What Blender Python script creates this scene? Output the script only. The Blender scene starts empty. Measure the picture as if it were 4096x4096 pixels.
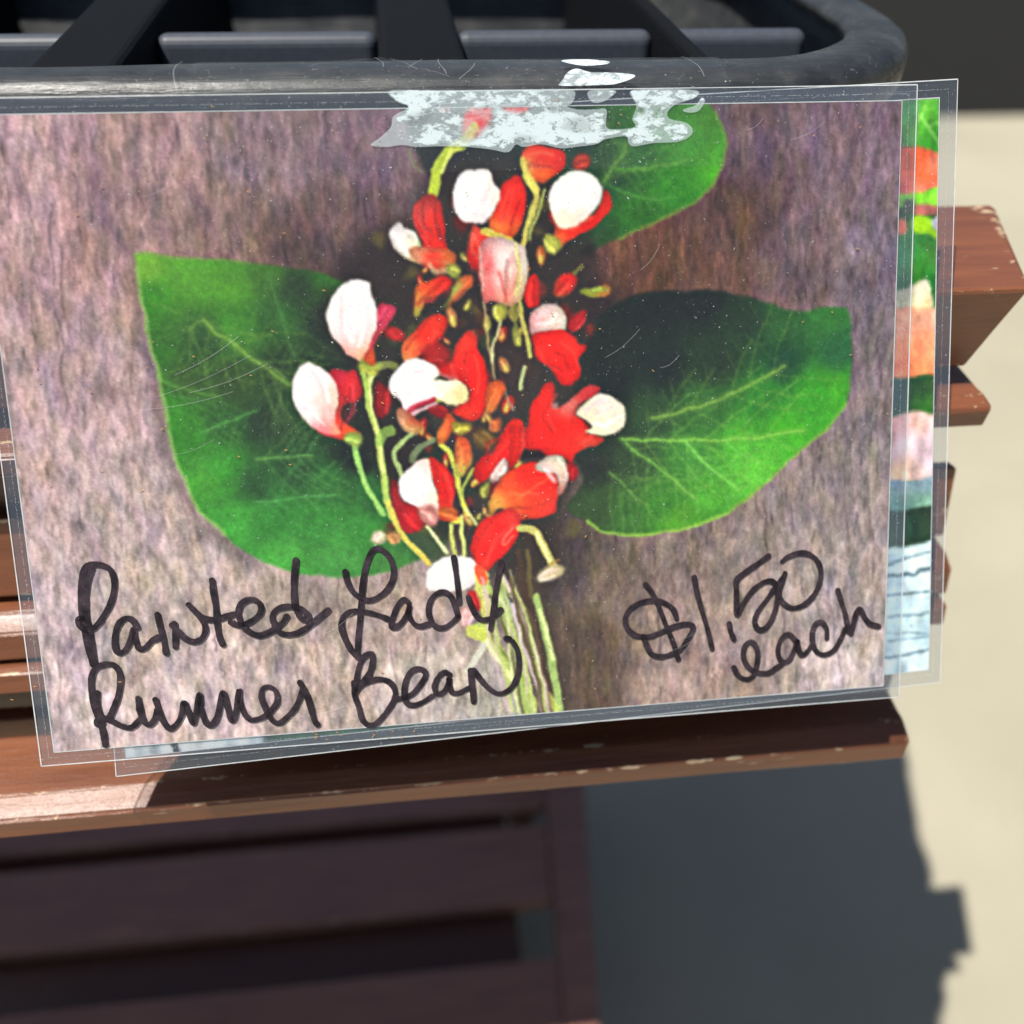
import bpy, math, random
import numpy as np
from mathutils import Matrix, Vector
random.seed(7); rng = np.random.default_rng(11)

# ------------------------------------------------------------------ camera, sky, sun, exposure
scene = bpy.context.scene
col = scene.collection
cd = bpy.data.cameras.new('camera'); cam = bpy.data.objects.new('camera', cd); col.objects.link(cam)
RW = np.array([[0.99309107, -0.05823373, 0.10187721],
               [-0.11572090, -0.62999612, 0.76792809],
               [0.01946293, -0.77441185, -0.63238238]])     # camera axes (right, down, forward) in the world
CAM = np.array([-0.01877265, -0.18781203, 0.86528134])
mw = np.eye(4); mw[:3, 0] = RW[:, 0]; mw[:3, 1] = -RW[:, 1]; mw[:3, 2] = -RW[:, 2]; mw[:3, 3] = CAM
cam.matrix_world = Matrix(mw.tolist())
cd.sensor_width = 36; cd.lens = 36 * 3857 / 4096; cd.clip_start = 0.01; cd.clip_end = 200
cd.dof.use_dof = True; cd.dof.focus_distance = 0.277; cd.dof.aperture_fstop = 5.6
scene.camera = cam

LX, LY = 0.40, 0.165                       # sunlight drifts this much right / back per unit of drop
sun_vec = Vector((-LX, -LY, 1)).normalized()
world = bpy.data.worlds.new('World'); scene.world = world; world.use_nodes = True
wn = world.node_tree
sky = wn.nodes.new('ShaderNodeTexSky'); sky.sky_type = 'NISHITA'; sky.sun_disc = False
sky.sun_elevation = math.asin(sun_vec.z); sky.sun_rotation = math.atan2(sun_vec.x, sun_vec.y)
bg = wn.nodes['Background']; bg.inputs[1].default_value = 0.05
wn.links.new(sky.outputs[0], bg.inputs[0])
sl = bpy.data.lights.new('sun', 'SUN'); sl.energy = 4.9; sl.angle = math.radians(0.53); sl.color = (1, 0.95, 0.87)
so = bpy.data.objects.new('sun', sl); col.objects.link(so); so.location = (-1, -1, 3)
so.rotation_euler = sun_vec.to_track_quat('Z', 'Y').to_euler()
vs = scene.view_settings; vs.view_transform = 'Standard'; vs.look = 'None'; vs.exposure = 0.42; vs.gamma = 1
vs.use_curve_mapping = False
scene.cycles.max_bounces = 10; scene.cycles.transparent_max_bounces = 24

# ------------------------------------------------------------------ helpers
def tag(o, label=None, cat=None, kind=None, group=None):
    if label: o['label'] = label
    if cat: o['category'] = cat
    if kind: o['kind'] = kind
    if group: o['group'] = group
    return o

def empty(name, loc, label, cat, group=None):
    o = bpy.data.objects.new(name, None); col.objects.link(o); o.location = loc; o.empty_display_size = 0.02
    return tag(o, label, cat, None, group)

def mesh_obj(name, verts, faces, mat, parent=None, smooth=False, attrs=None):
    """verts are world positions; a child stores them relative to its parent's location"""
    v = np.asarray(verts, float)
    if parent is not None:
        p = parent
        while p is not None:
            v = v - np.array(p.location); p = p.parent
    me = bpy.data.meshes.new(name)
    me.from_pydata(v.tolist(), [], [tuple(f) for f in faces])
    me.update()
    if smooth: me.polygons.foreach_set('use_smooth', [True] * len(me.polygons))
    if attrs:
        for k, a in attrs.items():
            at_ = me.attributes.new(k, 'FLOAT', 'POINT'); at_.data.foreach_set('value', np.asarray(a, np.float32))
    me.materials.append(mat)
    o = bpy.data.objects.new(name, me); col.objects.link(o)
    if parent is not None: o.parent = parent
    return o

def grid_faces(nu, nv):
    i = np.arange(nu * nv).reshape(nv, nu)
    return np.stack([i[:-1, :-1], i[:-1, 1:], i[1:, 1:], i[1:, :-1]], -1).reshape(-1, 4)

class NT:
    def __init__(s, name):
        s.m = bpy.data.materials.new(name); s.m.use_nodes = True; s.t = s.m.node_tree
        s.b = s.t.nodes['Principled BSDF']; s.out = s.t.nodes['Material Output']
    def n(s, typ, **kw):
        n = s.t.nodes.new(typ)
        for k, v in kw.items():
            if k.startswith('i_'):
                key = k[2:]; key = int(key) if key.isdigit() else key.replace('_', ' ')
                n.inputs[key].default_value = v
            else: setattr(n, k, v)
        return n
    def l(s, a, b): s.t.links.new(a, b)
    def coords(s, scale=(1, 1, 1), kind='Object'):
        tc = s.n('ShaderNodeTexCoord'); mp = s.n('ShaderNodeMapping'); mp.inputs['Scale'].default_value = scale
        s.l(tc.outputs[kind], mp.inputs[0]); return mp.outputs[0]
    def noise(s, vec, scale, detail=4, rough=.55, dist=0):
        n = s.n('ShaderNodeTexNoise'); n.inputs['Scale'].default_value = scale; n.inputs['Detail'].default_value = detail
        n.inputs['Roughness'].default_value = rough; n.inputs['Distortion'].default_value = dist
        if vec is not None: s.l(vec, n.inputs['Vector'])
        return n.outputs['Fac']
    def ramp(s, fac, stops):
        r = s.n('ShaderNodeValToRGB'); el = r.color_ramp.elements
        while len(el) < len(stops): el.new(.5)
        for e, (p, c) in zip(el, stops):
            e.position = p; e.color = (*c, 1) if len(c) == 3 else c
        s.l(fac, r.inputs[0]); return r.outputs[0]
    def mix(s, fac, a, b, mode='MIX'):
        m = s.n('ShaderNodeMix', data_type='RGBA', blend_type=mode)
        for k, v in ((0, fac), (6, a), (7, b)):
            if hasattr(v, 'links'): s.l(v, m.inputs[k])
            else: m.inputs[k].default_value = v if k == 0 else (*v, 1)
        return m.outputs[2]
    def math(s, op, a, b=0.0, clamp=False):
        m = s.n('ShaderNodeMath', operation=op, use_clamp=clamp)
        for k, v in ((0, a), (1, b)):
            if hasattr(v, 'links'): s.l(v, m.inputs[k])
            else: m.inputs[k].default_value = v
        return m.outputs[0]
    def bump(s, h, strength, dist=0.001):
        b = s.n('ShaderNodeBump'); b.inputs['Strength'].default_value = strength; b.inputs['Distance'].default_value = dist
        s.l(h, b.inputs['Height']); return b.outputs[0]

# ------------------------------------------------------------------ materials
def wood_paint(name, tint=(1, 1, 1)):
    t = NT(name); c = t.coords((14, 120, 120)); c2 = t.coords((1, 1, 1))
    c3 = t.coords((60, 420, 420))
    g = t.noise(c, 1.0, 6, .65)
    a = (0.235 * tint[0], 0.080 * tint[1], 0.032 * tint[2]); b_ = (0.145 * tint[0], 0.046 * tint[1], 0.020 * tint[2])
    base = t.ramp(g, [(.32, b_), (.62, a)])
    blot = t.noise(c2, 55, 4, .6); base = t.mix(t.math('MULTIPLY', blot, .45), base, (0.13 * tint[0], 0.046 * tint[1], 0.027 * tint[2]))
    wa = t.n('ShaderNodeAttribute', attribute_name='wear')
    wn_ = t.noise(t.coords((110, 210, 210)), 1.0, 6, .68)
    w = t.math('MULTIPLY', wa.outputs['Fac'], wn_)
    scr = t.noise(t.coords((90, 900, 900)), 1.0, 3, .5)
    w2 = t.math('MULTIPLY', t.math('GREATER_THAN', scr, .71), t.math('GREATER_THAN', blot, .56))
    wm = t.math('MAXIMUM', t.ramp(w, [(.535, (0, 0, 0)), (.57, (1, 1, 1))]), w2)
    bare = t.ramp(t.noise(t.coords((80, 600, 600)), 1.0), [(.3, (.42, .27, .14)), (.7, (.66, .52, .35))])
    t.l(t.mix(wm, base, bare), t.b.inputs['Base Color'])
    t.l(t.math('MULTIPLY_ADD', g, .25) if False else t.ramp(g, [(.3, (.30,) * 3), (.7, (.46,) * 3)]), t.b.inputs['Roughness'])
    t.b.inputs['Coat Weight'].default_value = .22; t.b.inputs['Coat Roughness'].default_value = .42
    h = t.math('ADD', t.noise(c3, 1.0, 4, .7), t.math('MULTIPLY', t.noise(c2, 1500, 2), .35))
    t.l(t.bump(h, .55, .0006), t.b.inputs['Normal'])
    return t.m

def plastic_black(rough=None):
    t = NT('black_plastic'); c = t.coords()
    st = t.noise(t.coords((30, 420, 420)), 1.0, 5, .6); d = t.noise(c, 60, 5, .65); sp = t.noise(c, 900, 2, .5)
    base = t.ramp(d, [(.3, (.014, .016, .018)), (.55, (.034, .037, .041)), (.8, (.085, .083, .076))])
    base = t.mix(t.math('MULTIPLY', t.math('GREATER_THAN', sp, .70), .5), base, (.25, .23, .18))
    t.l(base, t.b.inputs['Base Color'])
    t.l(t.ramp(st, [(.25, (.30,) * 3), (.75, (.52,) * 3)]), t.b.inputs['Roughness'])
    t.b.inputs['Specular IOR Level'].default_value = .6
    if rough: base = None; t.t.links.remove(t.b.inputs['Roughness'].links[0]); t.t.links.remove(t.b.inputs['Base Color'].links[0]); t.b.inputs['Base Color'].default_value = (.006, .007, .009, 1); t.b.inputs['Roughness'].default_value = rough; t.b.inputs['Specular IOR Level'].default_value = .08
    t.l(t.bump(t.math('ADD', st, t.math('MULTIPLY', d, .6)), .6, .0008), t.b.inputs['Normal'])
    return t.m

def clear_film(name, tint, rough, refl=1.0, bump_s=.12, bump_scale=90, haze=0.02, ior=1.5, tone=(.8, .82, .85)):
    """thin clear plastic: light passes straight through, the surface reflects by Fresnel"""
    t = NT(name); t.t.nodes.remove(t.b); c = t.coords()
    tr = t.n('ShaderNodeBsdfTransparent'); tr.inputs[0].default_value = (*tint, 1)
    gl = t.n('ShaderNodeBsdfGlossy'); gl.inputs['Roughness'].default_value = rough
    df = t.n('ShaderNodeBsdfDiffuse'); df.inputs[0].default_value = (*tone, 1)
    h = t.math('ADD', t.noise(c, bump_scale, 3, .5), t.math('MULTIPLY', t.noise(c, bump_scale * 14, 3, .6), .12))
    nb = t.bump(h, bump_s, .002); t.l(nb, gl.inputs['Normal'])
    lw = t.n('ShaderNodeLayerWeight'); lw.inputs['Blend'].default_value = .5
    fres = t.math('MULTIPLY_ADD', t.math('POWER', lw.outputs['Facing'], 5.0), .96); fres.node.inputs[2].default_value = .04
    scr = t.noise(t.coords((900, 2600, 900)), 1.0, 3, .6)
    dust = t.noise(c, 1400, 2, .5)
    hz = t.math('ADD', haze, t.math('MULTIPLY', t.math('GREATER_THAN', dust, .735), .5))
    m1 = t.n('ShaderNodeMixShader'); t.l(hz, m1.inputs[0]); t.l(tr.outputs[0], m1.inputs[1]); t.l(df.outputs[0], m1.inputs[2])
    m2 = t.n('ShaderNodeMixShader'); t.l(t.math('MULTIPLY', fres, refl, True), m2.inputs[0])
    t.l(m1.outputs[0], m2.inputs[1]); t.l(gl.outputs[0], m2.inputs[2]); t.l(m2.outputs[0], t.out.inputs[0])
    return t.m

def concrete():
    t = NT('concrete'); c = t.coords()
    n1 = t.noise(c, 2.2, 5, .6); n2 = t.noise(c, 14, 5, .65); n3 = t.noise(c, 420, 3, .7)
    base = t.ramp(n1, [(.3, (.35, .322, .236)), (.7, (.435, .402, .305))])
    base = t.mix(t.math('MULTIPLY', n2, .35), base, (.30, .272, .208))
    base = t.mix(t.math('MULTIPLY', t.math('GREATER_THAN', n3, .62), .35), base, (.22, .21, .18))
    t.l(base, t.b.inputs['Base Color']); t.b.inputs['Roughness'].default_value = .85
    t.l(t.bump(n3, .4, .002), t.b.inputs['Normal'])
    return t.m

def dark_ground():
    t = NT('dark_ground'); c = t.coords(); n = t.noise(c, 160, 4, .7); n1 = t.noise(c, 1.6, 4)
    base = t.ramp(n, [(.3, (.009, .009, .0085)), (.75, (.022, .022, .020))])
    t.l(t.mix(t.math('MULTIPLY', n1, .3), base, (.018, .017, .015)), t.b.inputs['Base Color'])
    t.b.inputs['Roughness'].default_value = .95; t.b.inputs['Specular IOR Level'].default_value = .1
    return t.m

def print_mat(name):
    t = NT(name); at_ = t.n('ShaderNodeAttribute', attribute_name='ink')
    c = t.coords(); g = t.noise(c, 2600, 2, .6); g2 = t.noise(c, 1200, 2, .5)
    v = t.math('ADD', t.math('MULTIPLY', g, .16), .92)
    cc = t.mix(1.0, at_.outputs['Color'], (1, 1, 1), 'MULTIPLY')
    comb = t.n('ShaderNodeVectorMath', operation='SCALE'); t.l(cc, comb.inputs[0]); t.l(v, comb.inputs['Scale'])
    t.l(comb.outputs[0], t.b.inputs['Base Color'])
    t.b.inputs['Roughness'].default_value = .55; t.b.inputs['Specular IOR Level'].default_value = .25
    return t.m

def ink_mat():
    t = NT('marker_ink'); c = t.coords(); n = t.noise(c, 260, 4, .65); n2 = t.noise(c, 1900, 2)
    base = t.ramp(n, [(.38, (.008, .005, .007)), (.70, (.050, .033, .044))])
    base = t.mix(t.math('MULTIPLY', t.math('GREATER_THAN', n2, .72), .5), base, (.4, .4, .4))
    t.l(base, t.b.inputs['Base Color']); t.b.inputs['Roughness'].default_value = .38
    return t.m

def simple(name, colr, rough=.6, spec=.3):
    t = NT(name); c = t.coords(); n = t.noise(c, 400, 3)
    t.l(t.ramp(n, [(.3, tuple(x * .8 for x in colr)), (.7, colr)]), t.b.inputs['Base Color'])
    t.b.inputs['Roughness'].default_value = rough; t.b.inputs['Specular IOR Level'].default_value = spec
    return t.m

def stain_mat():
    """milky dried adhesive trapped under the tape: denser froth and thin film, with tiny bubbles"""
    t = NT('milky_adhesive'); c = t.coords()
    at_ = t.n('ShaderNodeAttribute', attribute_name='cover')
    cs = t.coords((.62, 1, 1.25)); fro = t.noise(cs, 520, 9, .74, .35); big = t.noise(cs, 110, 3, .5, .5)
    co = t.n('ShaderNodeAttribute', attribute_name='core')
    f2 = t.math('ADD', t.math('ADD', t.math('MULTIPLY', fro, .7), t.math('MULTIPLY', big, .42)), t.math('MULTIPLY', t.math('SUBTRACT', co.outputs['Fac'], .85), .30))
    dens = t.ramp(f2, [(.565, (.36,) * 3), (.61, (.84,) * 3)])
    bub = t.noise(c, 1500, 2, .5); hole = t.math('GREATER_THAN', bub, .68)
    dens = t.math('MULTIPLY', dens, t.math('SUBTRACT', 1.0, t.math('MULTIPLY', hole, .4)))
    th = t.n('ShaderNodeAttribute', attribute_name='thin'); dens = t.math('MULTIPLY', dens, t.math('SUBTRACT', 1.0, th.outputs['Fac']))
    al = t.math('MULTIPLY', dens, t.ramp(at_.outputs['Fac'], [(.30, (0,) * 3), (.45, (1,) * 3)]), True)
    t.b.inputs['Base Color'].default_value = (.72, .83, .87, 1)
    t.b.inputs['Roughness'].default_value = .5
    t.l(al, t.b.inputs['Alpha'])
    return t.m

M = dict(wood=wood_paint('brown_paint'), wood2=wood_paint('brown_paint_shaded', (.45, .45, .55)), wood3=wood_paint('brown_paint_skylit', (1.7, 2.3, 3.6)), plastic=plastic_black(),  # shade painted into the darker copy, skylight into the lighter bluish one
         film=clear_film('laminate_film', (.97, .975, .975), .06, 1.5, .10, 60, .005),
         margin=clear_film('laminate_margin', (.95, .96, .97), .10, 2.0, .12, 70, .032, tone=(.66, .75, .88)),  # bluish haze tone puts the sky's reflection into the film colour
         tape=clear_film('tape_film', (.96, .97, .97), .20, .45, .12, 200, .012),
         edge=simple('laminate_edge', (.64, .68, .70), .3, .5), rib=plastic_black(.75), cell=simple('cell_plastic_lit', (.060, .070, .092), .5, .4), concrete=concrete(), dark_ground=dark_ground(),  # cell: black plastic made paler and bluer, sunlit sheen put into its colour
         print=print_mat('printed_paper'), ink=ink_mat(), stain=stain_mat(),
         bare=simple('bare_wood', (.50, .36, .20), .7), dirt=simple('dirt', (.45, .26, .11), .9), scratch=clear_film('scratch', (.9, .9, .9), .2, 1.0, .1, 60, .25))

# ------------------------------------------------------------------ ground
def sheet(name, x0, x1, y0, y1, z, mat):
    o = mesh_obj(name, [(x0, y0, z), (x1, y0, z), (x1, y1, z), (x0, y1, z)], [(0, 1, 2, 3)], mat); return tag(o, kind='structure')
sheet('concrete_pavement', -60, 60, -60, 60, 0.0, M['concrete'])
sheet('dark_ground_sheet', -60, 60, 2.56, 60, 0.004, M['dark_ground'])  # flat dark sheet over the far ground

# ------------------------------------------------------------------ brown wooden stand
stand = empty('wooden_stand', (0, .19, 0), 'brown painted slatted wooden stand with worn edges under the black tray', 'stand')

def slat(name, prof, x0, x1, r=.0008, mat=None, n=48, parent=stand, seed=0, endwear=0.0):
    """a board running along X with the given (y, z) profile; rounded, slightly uneven edges carry the wear attribute"""
    rg = np.random.default_rng(seed + 5)
    P = np.array(prof, float); K = len(P); ring = []; wear = []
    for i in range(K):
        p = P[i]; a = P[i - 1] - p; b = P[(i + 1) % K] - p
        la, lb = np.linalg.norm(a), np.linalg.norm(b); a /= la; b /= lb
        for e, ln, order in ((a, la, 0), (b, lb, 1)):
            rr = min(r, ln * .25); r3 = min(5 * r, ln * .45)
            pts = [(p + e * r3, 0.0), (p + e * rr, .85)]
            if order == 0:
                ring += [pts[0][0], pts[1][0]]; wear += [0, .85]
                m = p + (a + b) * rr * .3; ring.append(m); wear.append(1.0)
            else:
                ring += [pts[1][0], pts[0][0]]; wear += [.85, 0]
    ring = np.array(ring); wear = np.array(wear); m = len(ring); cen = ring.mean(0)
    fx = x1 if callable(x1) else (lambda y, z: x1)
    V = []; Wv = []
    ts = np.concatenate([np.linspace(0, 1, n) ** .8])
    jit = np.cumsum(rg.normal(0, 1, (n, m)), 0); jit -= np.linspace(0, 1, n)[:, None] * jit[-1]; jit *= .00006
    for k, t in enumerate(ts):
        for j, (y, z) in enumerate(ring):
            xe = fx(y, z) - r
            d = (ring[j] - cen); d = d / (np.linalg.norm(d) + 1e-9) * jit[k, j] * (.3 + wear[j])
            V.append((x0 + (xe - x0) * t, y + d[0], z + d[1])); Wv.append(wear[j] if k < n - 1 else .9)
    for j, (y, z) in enumerate(ring):
        d = (cen - ring[j]); dl = np.linalg.norm(d); d = d / dl * min(r, dl * .5)
        V.append((fx(y, z), y + d[0], z + d[1])); Wv.append(.55)
    if endwear:
        Wv = [max(w_, endwear * max(0, 1 - ((XE + .03) - v_[0]) / .035) * (1 if v_[1] > .105 and v_[2] > ZT - .004 else 0)) for w_, v_ in zip(Wv, V)]
    F = []
    for k in range(n):
        for j in range(m):
            j2 = (j + 1) % m; F.append((k * m + j, k * m + j2, (k + 1) * m + j2, (k + 1) * m + j))
    F.append(tuple(range(n * m, (n + 1) * m))); F.append(tuple(reversed(range(m))))
    return mesh_obj(name, V, F, mat or M['wood'], parent, False, {'wear': Wv})

XL = -1.15
KB = 1.085
def deeper(y, z): return (CAM[1] + (y - CAM[1]) * KB, CAM[2] + (z - CAM[2]) * KB)
def dp(*pts): return [deeper(*p) for p in pts]
XE = CAM[0] + (.1574 - CAM[0]) * KB
ZT = deeper(.0458, .744)[1]                      # height of the stand's top
yf = deeper(.0458, .744)[0]
slat('top_board', dp((.107, .744), (.0458, .744), (.0525, .7145), (.107, .7145)), XL, lambda y, z: XE + .0030 + max(0, y - yf) * .33 - (ZT - z) * .30, .0016, seed=1, n=90, endwear=1.5)
slat('ledge', dp((.066, .7090), (.0450, .7092), (.0400, .7082), (.0392, .7070), (.0402, .7007), (.066, .7007)), XL, XE, .0008, seed=2)
slat('back_board', dp((.0575, .7003), (.0505, .7003), (.0505, .588), (.0575, .588)), XL, XE - .012, .0006, M['wood2'], seed=3)  # shade is in its darker paint; lower part added to keep the gap dark
slat('riser', dp((.0451, .6815), (.0388, .6572), (.0440, .6560), (.0500, .6803)), XL, XE, .0007, seed=4)
slat('slat', dp((.0440, .6540), (.0343, .6543), (.0282, .6515), (.0264, .6420), (.0440, .6420)), XL, XE, .0008, seed=5)
slat('slat', dp((.0400, .6402), (.0226, .6402), (.0208, .6334), (.0400, .6334)), XL, XE - .001, .0006, seed=6)
slat('riser', dp((.0302, .6104), (.0275, .5868), (.0335, .5862), (.0362, .6098)), XL, XE - .006, .0007, seed=7)
S5 = .965
def toward(y, z): return (CAM[1] + (y - CAM[1]) * S5, CAM[2] + (z - CAM[2]) * S5)
slat('slat', [toward(*p) for p in ((.046, .5824), (.0212, .5827), (.0132, .5793), (.0128, .5705), (.046, .5705))], XL, .1512, .0009, seed=8)
for k, y in enumerate((.1345, .1985, .2625)):
    slat('slat', [(y + .062, ZT), (y, ZT), (y, ZT - .016), (y + .062, ZT - .016)], XL, (lambda y_, z_, k=k, y0=y: (.165, .184, .204)[k] + (y_ - y0) * .27), .0012, seed=20 + k)
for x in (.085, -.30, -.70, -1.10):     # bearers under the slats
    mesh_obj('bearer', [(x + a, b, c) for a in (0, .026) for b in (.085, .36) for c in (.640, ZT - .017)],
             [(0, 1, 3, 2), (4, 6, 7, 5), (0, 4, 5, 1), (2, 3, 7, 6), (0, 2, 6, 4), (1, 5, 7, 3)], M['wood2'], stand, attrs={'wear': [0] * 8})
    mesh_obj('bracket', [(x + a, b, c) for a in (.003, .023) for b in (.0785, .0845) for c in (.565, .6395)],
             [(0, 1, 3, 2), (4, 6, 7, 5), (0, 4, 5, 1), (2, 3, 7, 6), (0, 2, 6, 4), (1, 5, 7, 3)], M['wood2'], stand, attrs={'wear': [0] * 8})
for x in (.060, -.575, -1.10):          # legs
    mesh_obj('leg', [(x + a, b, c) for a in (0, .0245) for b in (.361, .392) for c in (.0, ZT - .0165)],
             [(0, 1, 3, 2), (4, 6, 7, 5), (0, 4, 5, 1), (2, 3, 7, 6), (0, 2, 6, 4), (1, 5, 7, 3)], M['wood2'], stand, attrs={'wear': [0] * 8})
# lower shelf
for k, (ya, yb) in enumerate(((.100, .177), (.226, .299), (.317, .359))):
    xe = lambda y, z: .0724 + (y - .126) * .0706
    slat('shelf_board', [(yb, .1), (ya, .1), (ya, .085), (yb, .085)], XL, xe, .0018, M['wood3'], seed=40 + k)
ex = lambda y: .0730 + (y - .126) * .0706; er = lambda y: .0990 + (y - .1229) * .12
rail = [(ex(.06), .06), (er(.06), .06), (er(.360), .360), (ex(.360), .360)]
mesh_obj('shelf_rail', [(x, y, z) for z in (.072, .1025) for x, y in rail],
         [(3, 2, 1, 0), (4, 5, 6, 7), (0, 1, 5, 4), (1, 2, 6, 5), (2, 3, 7, 6), (3, 0, 4, 7)], M['wood3'], stand, attrs={'wear': [0] * 8})
for ya, yb in ((.177, .226), (.299, .317)):
    mesh_obj('batten', [(a, b, c) for a in (XL, .048) for b in (ya - .02, yb + .02) for c in (.058, .083)],
             [(0, 1, 3, 2), (4, 6, 7, 5), (0, 4, 5, 1), (2, 3, 7, 6), (0, 2, 6, 4), (1, 5, 7, 3)], M['wood2'], stand, attrs={'wear': [0] * 8})
for x in (-.56,):
    for y in (.07,):
        mesh_obj('foot', [(x + a, b, c) for a in (0, .03) for b in (y, y + .03) for c in (0, .084)],
                 [(0, 1, 3, 2), (4, 6, 7, 5), (0, 4, 5, 1), (2, 3, 7, 6), (0, 2, 6, 4), (1, 5, 7, 3)], M['wood2'], stand, attrs={'wear': [0] * 8})

# ------------------------------------------------------------------ black plastic tray
tray = empty('plant_tray', (-.13, .24, .735), 'black plastic plant tray with open cells standing on the wooden stand', 'tray')
TX0, TX1, TY0, TY1, TR = -.43, .157, .0895, .37, .075
def rrect(off, n=14):
    """rounded rectangle path, moved inwards by off"""
    out = []; r = max(TR - off, .003)
    x0, x1, y0, y1 = TX0 + off, TX1 - off, TY0 + off, TY1 - off
    for cx, cy, a0 in ((x1 - r, y0 + r, -90), (x1 - r, y1 - r, 0), (x0 + r, y1 - r, 90), (x0 + r, y0 + r, 180)):
        for k in range(n + 1):
            a = math.radians(a0 + 90 * k / n); out.append((cx + r * math.cos(a), cy + r * math.sin(a)))
    return out
def sub(path, step=.012):
    o = []
    for i, p in enumerate(path):
        q = path[(i + 1) % len(path)]; L = math.dist(p, q); k = max(1, int(L / step))
        for j in range(k): o.append((p[0] + (q[0] - p[0]) * j / k, p[1] + (q[1] - p[1]) * j / k))
    return o
def sweep(prof, closed=False, wob=0.0):
    base = sub(rrect(0)); V = []; n = len(base)
    nx = []
    for i in range(n):   # inward normals
        a, b = np.array(base[i - 1]), np.array(base[(i + 1) % n]); d = (b - a) / np.linalg.norm(b - a); nx.append((-d[1], d[0]))
    for k, (off, z) in enumerate(prof):
        for i, p in enumerate(base):
            w = wob * (math.sin(p[0] * 31 + k) + .6 * math.sin(p[0] * 83 + 2 * k + p[1] * 40))
            V.append((p[0] + nx[i][0] * (off + w), p[1] + nx[i][1] * (off + w), z + w * .7))
    F = []
    for k in range(len(prof) - (0 if closed else 1)):
        k2 = (k + 1) % len(prof)
        for i in range(n): F.append((k * n + i, k * n + (i + 1) % n, k2 * n + (i + 1) % n, k2 * n + i))
    return V, F
V, F = sweep([(.0215, .786), (.0205, .7888), (.0185, .7902), (.010, .7906), (.0045, .7902), (.0015, .7884), (.0002, .7855), (0, .781), (0, .776),
              (.0012, .7755), (.0016, .781), (.004, .7870), (.010, .7888), (.0188, .7884), (.0198, .786)], True, .0003)
mesh_obj('rim', V, F, M['plastic'], tray, True)
V, F = sweep([(.0055, .7868), (.0075, .770), (.015, .737), (.018, ZT + .0006), (.020, ZT + .0006), (.018, .7365), (.0095, .770), (.0075, .7868)], True)
mesh_obj('outer_wall', V, F, M['plastic'], tray, True)
def boxv(x0, x1, y0, y1, z0, z1, dx=0, dy=0):
    V = [(x0 - dx, y0 - dy, z0), (x1 + dx, y0 - dy, z0), (x1 + dx, y1 + dy, z0), (x0 - dx, y1 + dy, z0), (x0, y0, z1), (x1, y0, z1), (x1, y1, z1), (x0, y1, z1)]
    return V, [(3, 2, 1, 0), (4, 5, 6, 7), (0, 1, 5, 4), (1, 2, 6, 5), (2, 3, 7, 6), (3, 0, 4, 7)]
V, F = boxv(TX0 + .02, TX1 - .02, TY0 + .02, TY1 - .02, ZT + .0012, .7375); mesh_obj('floor', V, F, M['plastic'], tray)
def bev(o, w, seg=3):
    md = o.modifiers.new('bevel', 'BEVEL'); md.width = w; md.segments = seg; return o
for xa, xb in ((-.325, -.30), (-.22, -.195), (-.12, -.095), (-.021, .005), (.0745, .080)):
    V, F = boxv(xa, xb, .1125, .346, .7376, .7880, .003); bev(mesh_obj('divider', V, F, M['rib'], tray), .0025)
xs = [(-.405, -.3255), (-.2995, -.2205), (-.1945, -.1205), (-.0945, -.0215), (.0055, .0740), (.0805, .130)]
for ya, zz in ((.168, .7836), (.296, .7480)):
    for xa, xb in xs:
        V, F = boxv(xa, xb, ya, ya + .008, .7376, zz, .0, .004); bev(mesh_obj('cross_divider', V, F, M['cell'], tray), .0038, 5)  # sunlit look of these walls comes from the paler plastic colour

# ------------------------------------------------------------------ the two laminated signs
# The prints were traced from flat views; REG maps each tracing sheet to one common sheet, SHEET_* maps that to a card's own (u, v).
REG = dict(V=(0, 0, 4096 / 1932), L=(0, 1024, .53), F=(1024, 1024, .53), G=(2048, 1024, .53), R=(3072, 1024, .53), T1=(0, 0, .53),
           T2=(1024, 0, .53), T3=(2048, 0, .53), T4=(3072, 0, .53), A=(0, 2048, .53), B=(1024, 2048, .53), C=(2048, 2048, .53), D=(3072, 2048, .53))
def P(reg, pts):
    ox, oy, k = REG[reg]; return np.array([(ox + x * k, oy + y * k) for x, y in pts], float)
def homography(src, dst):
    A = []
    for (x, y), (u, v) in zip(src, dst):
        A.append([x, y, 1, 0, 0, 0, -u * x, -u * y, -u]); A.append([0, 0, 0, x, y, 1, -v * x, -v * y, -v])
    return np.linalg.svd(np.array(A))[2][-1].reshape(3, 3)
def apply_h(H, p):
    p = np.asarray(p, float); q = np.c_[p, np.ones(len(p))] @ H.T; return q[:, :2] / q[:, 2:]
UNIT = [(0, 0), (1, 0), (1, 1), (0, 1)]
H_FRONT = homography([(-121, 462), (3607, 404), (3532, 2742), (218, 3008)], UNIT)
H_BACK = homography([(340, 595), (3758, 392), (3715, 2680), (503, 3032)], UNIT)

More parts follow.
